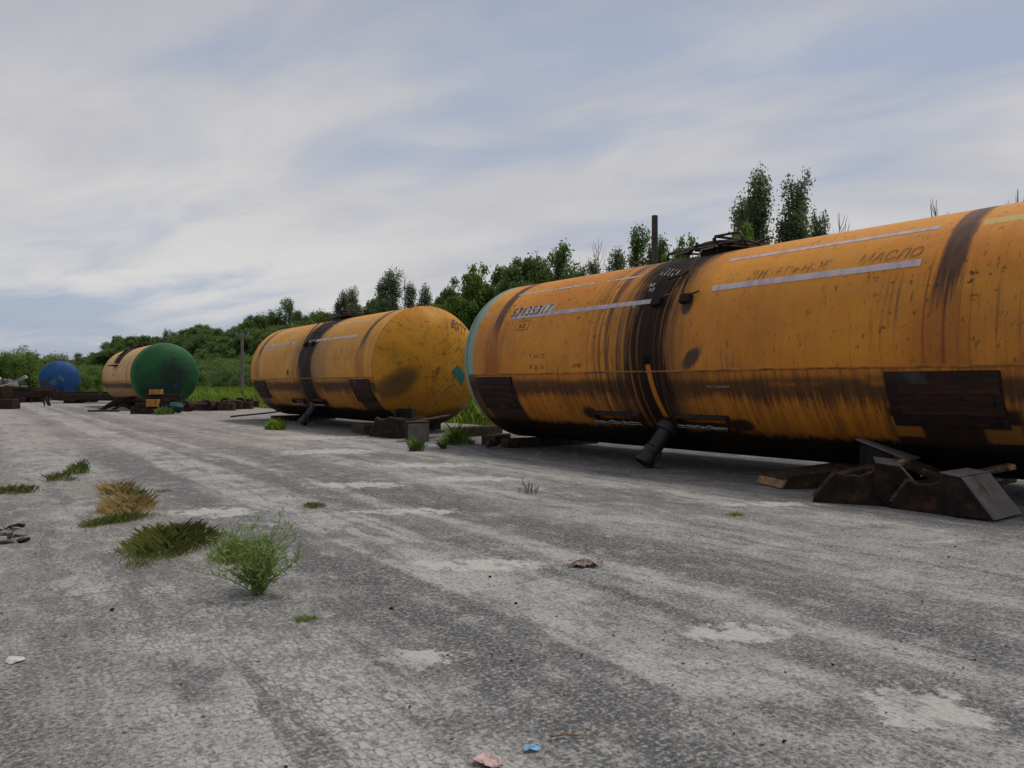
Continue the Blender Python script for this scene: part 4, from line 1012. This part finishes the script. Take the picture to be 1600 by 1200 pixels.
# ------------------------------------------------------------------ grass field behind the tanks
def blades(cx, cy, h, lean, wd, z0=0.0):
    """triangular blades; arrays"""
    n = len(cx); an = rng.random(n) * 2 * np.pi; dxy = np.stack([np.cos(an), np.sin(an)], 1); pr = np.stack([-dxy[:, 1], dxy[:, 0]], 1)
    b = np.stack([cx, cy, np.full(n, z0)], 1); tip = b.copy(); tip[:, :2] += dxy * (h * lean)[:, None]; tip[:, 2] += h
    mid = b.copy(); mid[:, :2] += dxy * (h * lean * .35)[:, None]; mid[:, 2] += h * .6
    w_ = np.concatenate([pr * wd[:, None], np.zeros((n, 1))], 1)
    return np.stack([b - w_, b + w_, mid + w_ * .7, tip, mid - w_ * .7], 1).reshape(-1, 3), n
n = 52000
gy = 4 + 110 * rng.random(n) ** 1.15; gx = 12.4 + 22 * rng.random(n) ** 1.6 + .35 * np.sin(gy * 1.7)
hh = (.40 + .60 * rng.random(n)) * np.clip((gx - 11.9) / 1.2, .35, 1.0) * (1 + gx * .008)
v, k = blades(gx, gy, hh, .15 + .5 * rng.random(n), .014 + .012 * rng.random(n) + gy * .00025, -.03)
o = link('tall_grass', fast_mesh('tall_grass', v, k, 5), M['grass']); tag(o, 'tall bright green grass growing behind the tanks', 'grass', kind='stuff')

# ------------------------------------------------------------------ weeds on the yard
def grass_patch(name, cx, cy, rx, ry, n, h, mat, label, rz=0.0, lean=.8, w=.0024, gauss=True, group=None):
    if gauss: p = rng.normal(size=(n, 2)) * .5; 
    else: p = rng.random((n, 2)) * 2 - 1
    p = p[(p ** 2).sum(1) < 1.3]; n = len(p); c, s = math.cos(rz), math.sin(rz)
    cc_ = rng.normal(size=(max(3, n // 110), 2)) * .55; ci = rng.integers(0, len(cc_), n); p = np.where(rng.random((n, 1)) < .5, cc_[ci] * .9 + p * .35, p)   # blades gather in clumps
    x = p[:, 0] * rx; y = p[:, 1] * ry; fall = np.clip(1.1 - .6 * (p ** 2).sum(1), .3, 1) * (.55 + .7 * rng.random(len(cc_)))[ci]
    v, k = blades(x * c - y * s, x * s + y * c, h * (.45 + .75 * rng.random(n)) * fall, lean * (.3 + 1.1 * rng.random(n)), w * (.7 + .6 * rng.random(n)))
    o = link(name, fast_mesh(name, v, k, 5), mat, loc=(cx, cy, 0)); return tag(o, label, 'grass', group)
grass_patch('grass_patch', 1.22, 6.20, .30, .52, 4200, .11, M['grassdark'], 'dark green low grass mat left of the tall feathery weed', R_(-25), 1.0)
grass_patch('grass_patch', 1.50, 5.50, .18, .32, 900, .11, M['weed'], 'brighter grass at the right side of the dark grass mat', R_(-25), .8)
grass_patch('dry_grass_patch', 1.22, 8.15, .24, .38, 1300, .13, M['grassdry'], 'straw coloured dry grass tuft at left, nearer of two', R_(-20), 1.0)
grass_patch('dry_grass_patch', 1.34, 9.5, .20, .34, 650, .11, M['grassdry'], 'straw coloured dry grass tuft at left, farther of two', 0, 1.0)
grass_patch('grass_patch', 1.02, 7.5, .38, .17, 1300, .06, M['grassdark'], 'flat green strip of grass in front of the dry tufts', R_(28), 1.0)
grass_patch('grass_patch', 1.42, 9.2, .24, .24, 420, .09, M['grassdark'], 'green grass between the two dry tufts')
grass_patch('grass_patch', 1.16, 11.9, .17, .24, 420, .22, M['weed'], 'upright green tuft beyond the dry grass at left', 0, .5)
grass_patch('grass_patch', .86, 11.2, .20, .34, 240, .13, M['grassdark'], 'sparse dull tuft left of the upright green tuft')
grass_patch('grass_patch', .35, 10.2, .30, .30, 320, .09, M['grassdark'], 'thin grass strip at the left edge of the picture')
grass_patch('grass_patch', 2.74, 7.3, .12, .14, 420, .055, M['grassdark'], 'small flat green tuft on the bare middle of the yard')
grass_patch('grass_patch', 6.57, 12.35, .15, .18, 230, .30, M['weed'], 'pale thin grass tuft in front of the grey steel block', 0, .55, .003)
grass_patch('grass_patch', 7.95, 13.3, .24, .30, 520, .42, M['weed'], 'bushy pale grass tuft between the two nearest tanks', 0, .55, .003)
grass_patch('grass_patch', 6.60, 20.4, .22, .38, 900, .26, M['grass'], 'bright green tuft in front of the yellow tank outlet', 0, .6, .006)
grass_patch('grass_patch', 5.72, 4.6, .10, .08, 300, .035, M['weed'], 'tiny pale green tuft on the yard left of supports')
grass_patch('grass_patch', 1.38, 3.82, .06, .07, 220, .035, M['weed'], 'tiny green sprout near the foot of the feathery weed')
grass_patch('grass_patch', .04, 5.5, .05, .10, 120, .07, M['grassdry'], 'brownish tuft at the left edge below the rubble')
grass_patch('grass_patch', 5.0, 6.8, .10, .12, 40, .20, M['stem'], 'few wispy stalks on the yard before the nearest tank', 0, .3, .002)
grass_patch('grass_patch', 7.2, 12.5, .07, .08, 130, .15, M['weed'], 'small sprig between the two pale grass tufts')
grass_patch('grass_patch', 6.2, 33.2, .35, .3, 260, .30, M['weed'], 'green tuft at the foot of the scrap stack', 0, .6, .008)
def feathery_weed(loc, label, n=46, H=.50, spread=.30, seed=3):
    rr = random.Random(seed); t = empty('feathery_weed', loc, 0, label, 'weed'); st = []; cen = []; A = []; B = []
    for k in range(n):
        an = rr.uniform(0, 6.28); ln = rr.uniform(.1, 1.0) ** .7 * spread * 1.15; h = H * rr.uniform(.45, 1.08) * (1.05 - .35 * ln / spread)
        sag = rr.uniform(.0, .12)
        pts = []
        for i in range(7):
            q = i / 6; rad = ln * (q ** 1.25); pts.append(Vector((rad * math.cos(an) + .012 * rr.gauss(0, 1), rad * math.sin(an) + .012 * rr.gauss(0, 1), h * (q - sag * q * q))))
        st.append(tube(pts, [.0032 * (1 - i / 8) for i in range(7)], 4))
        for i in range(1, 7):
            for _ in range(5 if i > 1 else 2):
                q = rr.random(); p = pts[i - 1].lerp(pts[i], q); d = Vector((rr.gauss(0, 1), rr.gauss(0, 1), rr.gauss(.55, .6))).normalized()
                L = rr.uniform(.014, .030) * (1.25 if i < 4 else .85); sd_ = d.cross(Vector((rr.gauss(0, 1), rr.gauss(0, 1), rr.gauss(0, 1)))).normalized()
                cen.append(p + d * L); A.append(d * L); B.append(sd_ * L * .18)
        for side in range(4):     # side twigs with leaflets
            i = rr.randint(2, 5); d = Vector((rr.gauss(0, 1), rr.gauss(0, 1), rr.uniform(.4, 1.4))).normalized(); b0 = pts[i]; ll = rr.uniform(.05, .12)
            st.append(tube([b0, b0 + d * ll], [.0018, .0008], 3))
            for _ in range(8):
                q = rr.random(); p = b0 + d * ll * q; e = (d + Vector((rr.gauss(0, .8), rr.gauss(0, .8), rr.gauss(0, .6)))).normalized(); L = rr.uniform(.010, .022)
                s2 = e.cross(Vector((rr.gauss(0, 1), rr.gauss(0, 1), rr.gauss(0, 1)))).normalized(); cen.append(p + e * L); A.append(e * L); B.append(s2 * L * .26)
    v, f = merge(st); link('stems', pyd('stems', v, f), M['stem'], t)
    link('leaves', quads('leaves', np.array(cen), np.array(A), np.array(B)), M['weed'], t); return t
feathery_weed((1.33, 4.42, 0), 'tall feathery green weed growing in the yard foreground', 40, .56, .29)

# ------------------------------------------------------------------ litter and stones
def crumple(name, w_, d_, hgt, mat, loc, rz, label, cat, seed, n=9):
    rr = random.Random(seed); bm = bmesh.new(); G = []
    for i in range(n):
        row_ = []
        for j in range(n):
            x = (i / (n - 1) - .5) * w_; y = (j / (n - 1) - .5) * d_
            e = 1 - .25 * rr.random() * (abs(i - n / 2) / n + abs(j - n / 2) / n)
            z = hgt * abs(mnoise.noise(Vector((x * 2.2 / w_, y * 2.2 / d_, seed)))) * 1.6 + hgt * .25 * rr.random()
            row_.append(bm.verts.new((x * e, y * e, z + .004)))
        G.append(row_)
    for i in range(n - 1):
        for j in range(n - 1):
            if (i in (0, n - 2) or j in (0, n - 2)) and rr.random() < .3: continue
            bm.faces.new((G[i][j], G[i + 1][j], G[i + 1][j + 1], G[i][j + 1]))
    bm.normal_update()
    bmesh.ops.solidify(bm, geom=bm.faces[:], thickness=.0015)
    o = link(name, bm_mesh(name, bm), mat, loc=loc, rot=(0, 0, rz)); return tag(o, label, cat)
crumple('wrapper', .24, .17, .05, M['wrapper'], (3.30, 3.88, 0), R_(-35), 'dirty brown and white torn wrapper lying on the yard', 'litter', 2)
crumple('paper_scrap', .065, .10, .022, M['pinkpaper'], (1.335, 2.035, 0), R_(20), 'crumpled pink paper scrap at the bottom edge', 'litter', 5)
crumple('foil_scrap', .055, .035, .010, M['bluefoil'], (1.50, 2.03, 0), R_(-20), 'small light blue foil scrap right of the pink paper', 'litter', 6)
o = tube_obj('twig', [(1.60, 2.06, .006), (1.65, 2.035, .012), (1.70, 2.00, .006)], .003, M['woodraw'], None, 5); tag(o, 'short pale twig right of the blue foil scrap', 'twig')
o = link('plaster_slab', chunk_mesh('plaster_slab', (.05, .06, .008), 16, 4), M['whiteslab'], loc=(.14, 3.98, .006)); tag(o, 'pale flat plaster fragment at the left edge', 'fragment')
for k in range(16):
    a = r.uniform(.04, .085); x = .04 + .085 * (k % 4) + r.uniform(-.03, .03); y = 6.95 + .20 * (k // 4) + r.uniform(-.06, .06)
    o = link('broken_slab', chunk_mesh('broken_slab', (a, a * .9, .03), 12, 40 + k), M['rubble'] if k % 3 else M['blacklump'], loc=(x, y, .026), rot=(r.uniform(-.35, .35), r.uniform(-.35, .35), r.uniform(0, 3)))
    tag(o, 'dark broken slab piece in the cluster at the left edge' if k % 3 == 0 else 'grey broken slab piece in the cluster at the left edge', 'fragment', 'dark slab pieces at the left edge' if k % 3 == 0 else 'grey slab pieces at the left edge')
# loose stones and crumbs
def gravel(name, n, xr, yr, s0, s1, mat, label, seed):
    rr = random.Random(seed); protos = [chunk_mesh('g', (1, .8, .6), 9, 300 + i) for i in range(8)]; bm = bmesh.new(); V = []; F = []
    pc_ = []
    for p in protos: pc_.append(([v.co.copy() for v in p.vertices], [tuple(f.vertices) for f in p.polygons]))
    for k in range(n):
        s = s0 + (s1 - s0) * rr.random() ** 3; q = rr.random() ** 1.4; x = rr.uniform(*xr); y = yr[0] + (yr[1] - yr[0]) * q
        mt = Matrix.Translation((x, y, s * .35)) @ Matrix.Rotation(rr.uniform(0, 6.28), 4, 'Z') @ Matrix.Scale(s, 4)
        vv, ff = pc_[k % 8]; o_ = len(V); V += [mt @ c for c in vv]; F += [tuple(i + o_ for i in f) for f in ff]
    for p in protos: bpy.data.meshes.remove(p)
    return tag(link(name, pyd(name, V, F), mat), label, 'gravel', kind='stuff')
gravel('gravel', 1500, (-.5, 7.0), (1.5, 14), .004, .013, M['rubble'], 'loose grey chippings strewn over the yard', 1)
gravel('dark_crumbs', 260, (-.5, 7.5), (1.5, 16), .004, .014, M['blacklump'], 'loose black tar crumbs strewn over the yard', 2)
for k, (x, y, s) in enumerate(((1.82, 3.72, .016), (2.42, 3.42, .014), (2.62, 3.98, .017), (1.98, 3.52, .011), (.60, 4.55, .016), (3.0, 1.9, .012), (2.2, 2.6, .010))):
    o = link('tar_crumb', chunk_mesh('tar_crumb', (s, s * .8, s * .7), 12, 70 + k), M['blacklump'], loc=(x, y, s * .5)); tag(o, 'small black tar crumb lying on the yard foreground', 'crumb', 'larger tar crumbs on the yard')
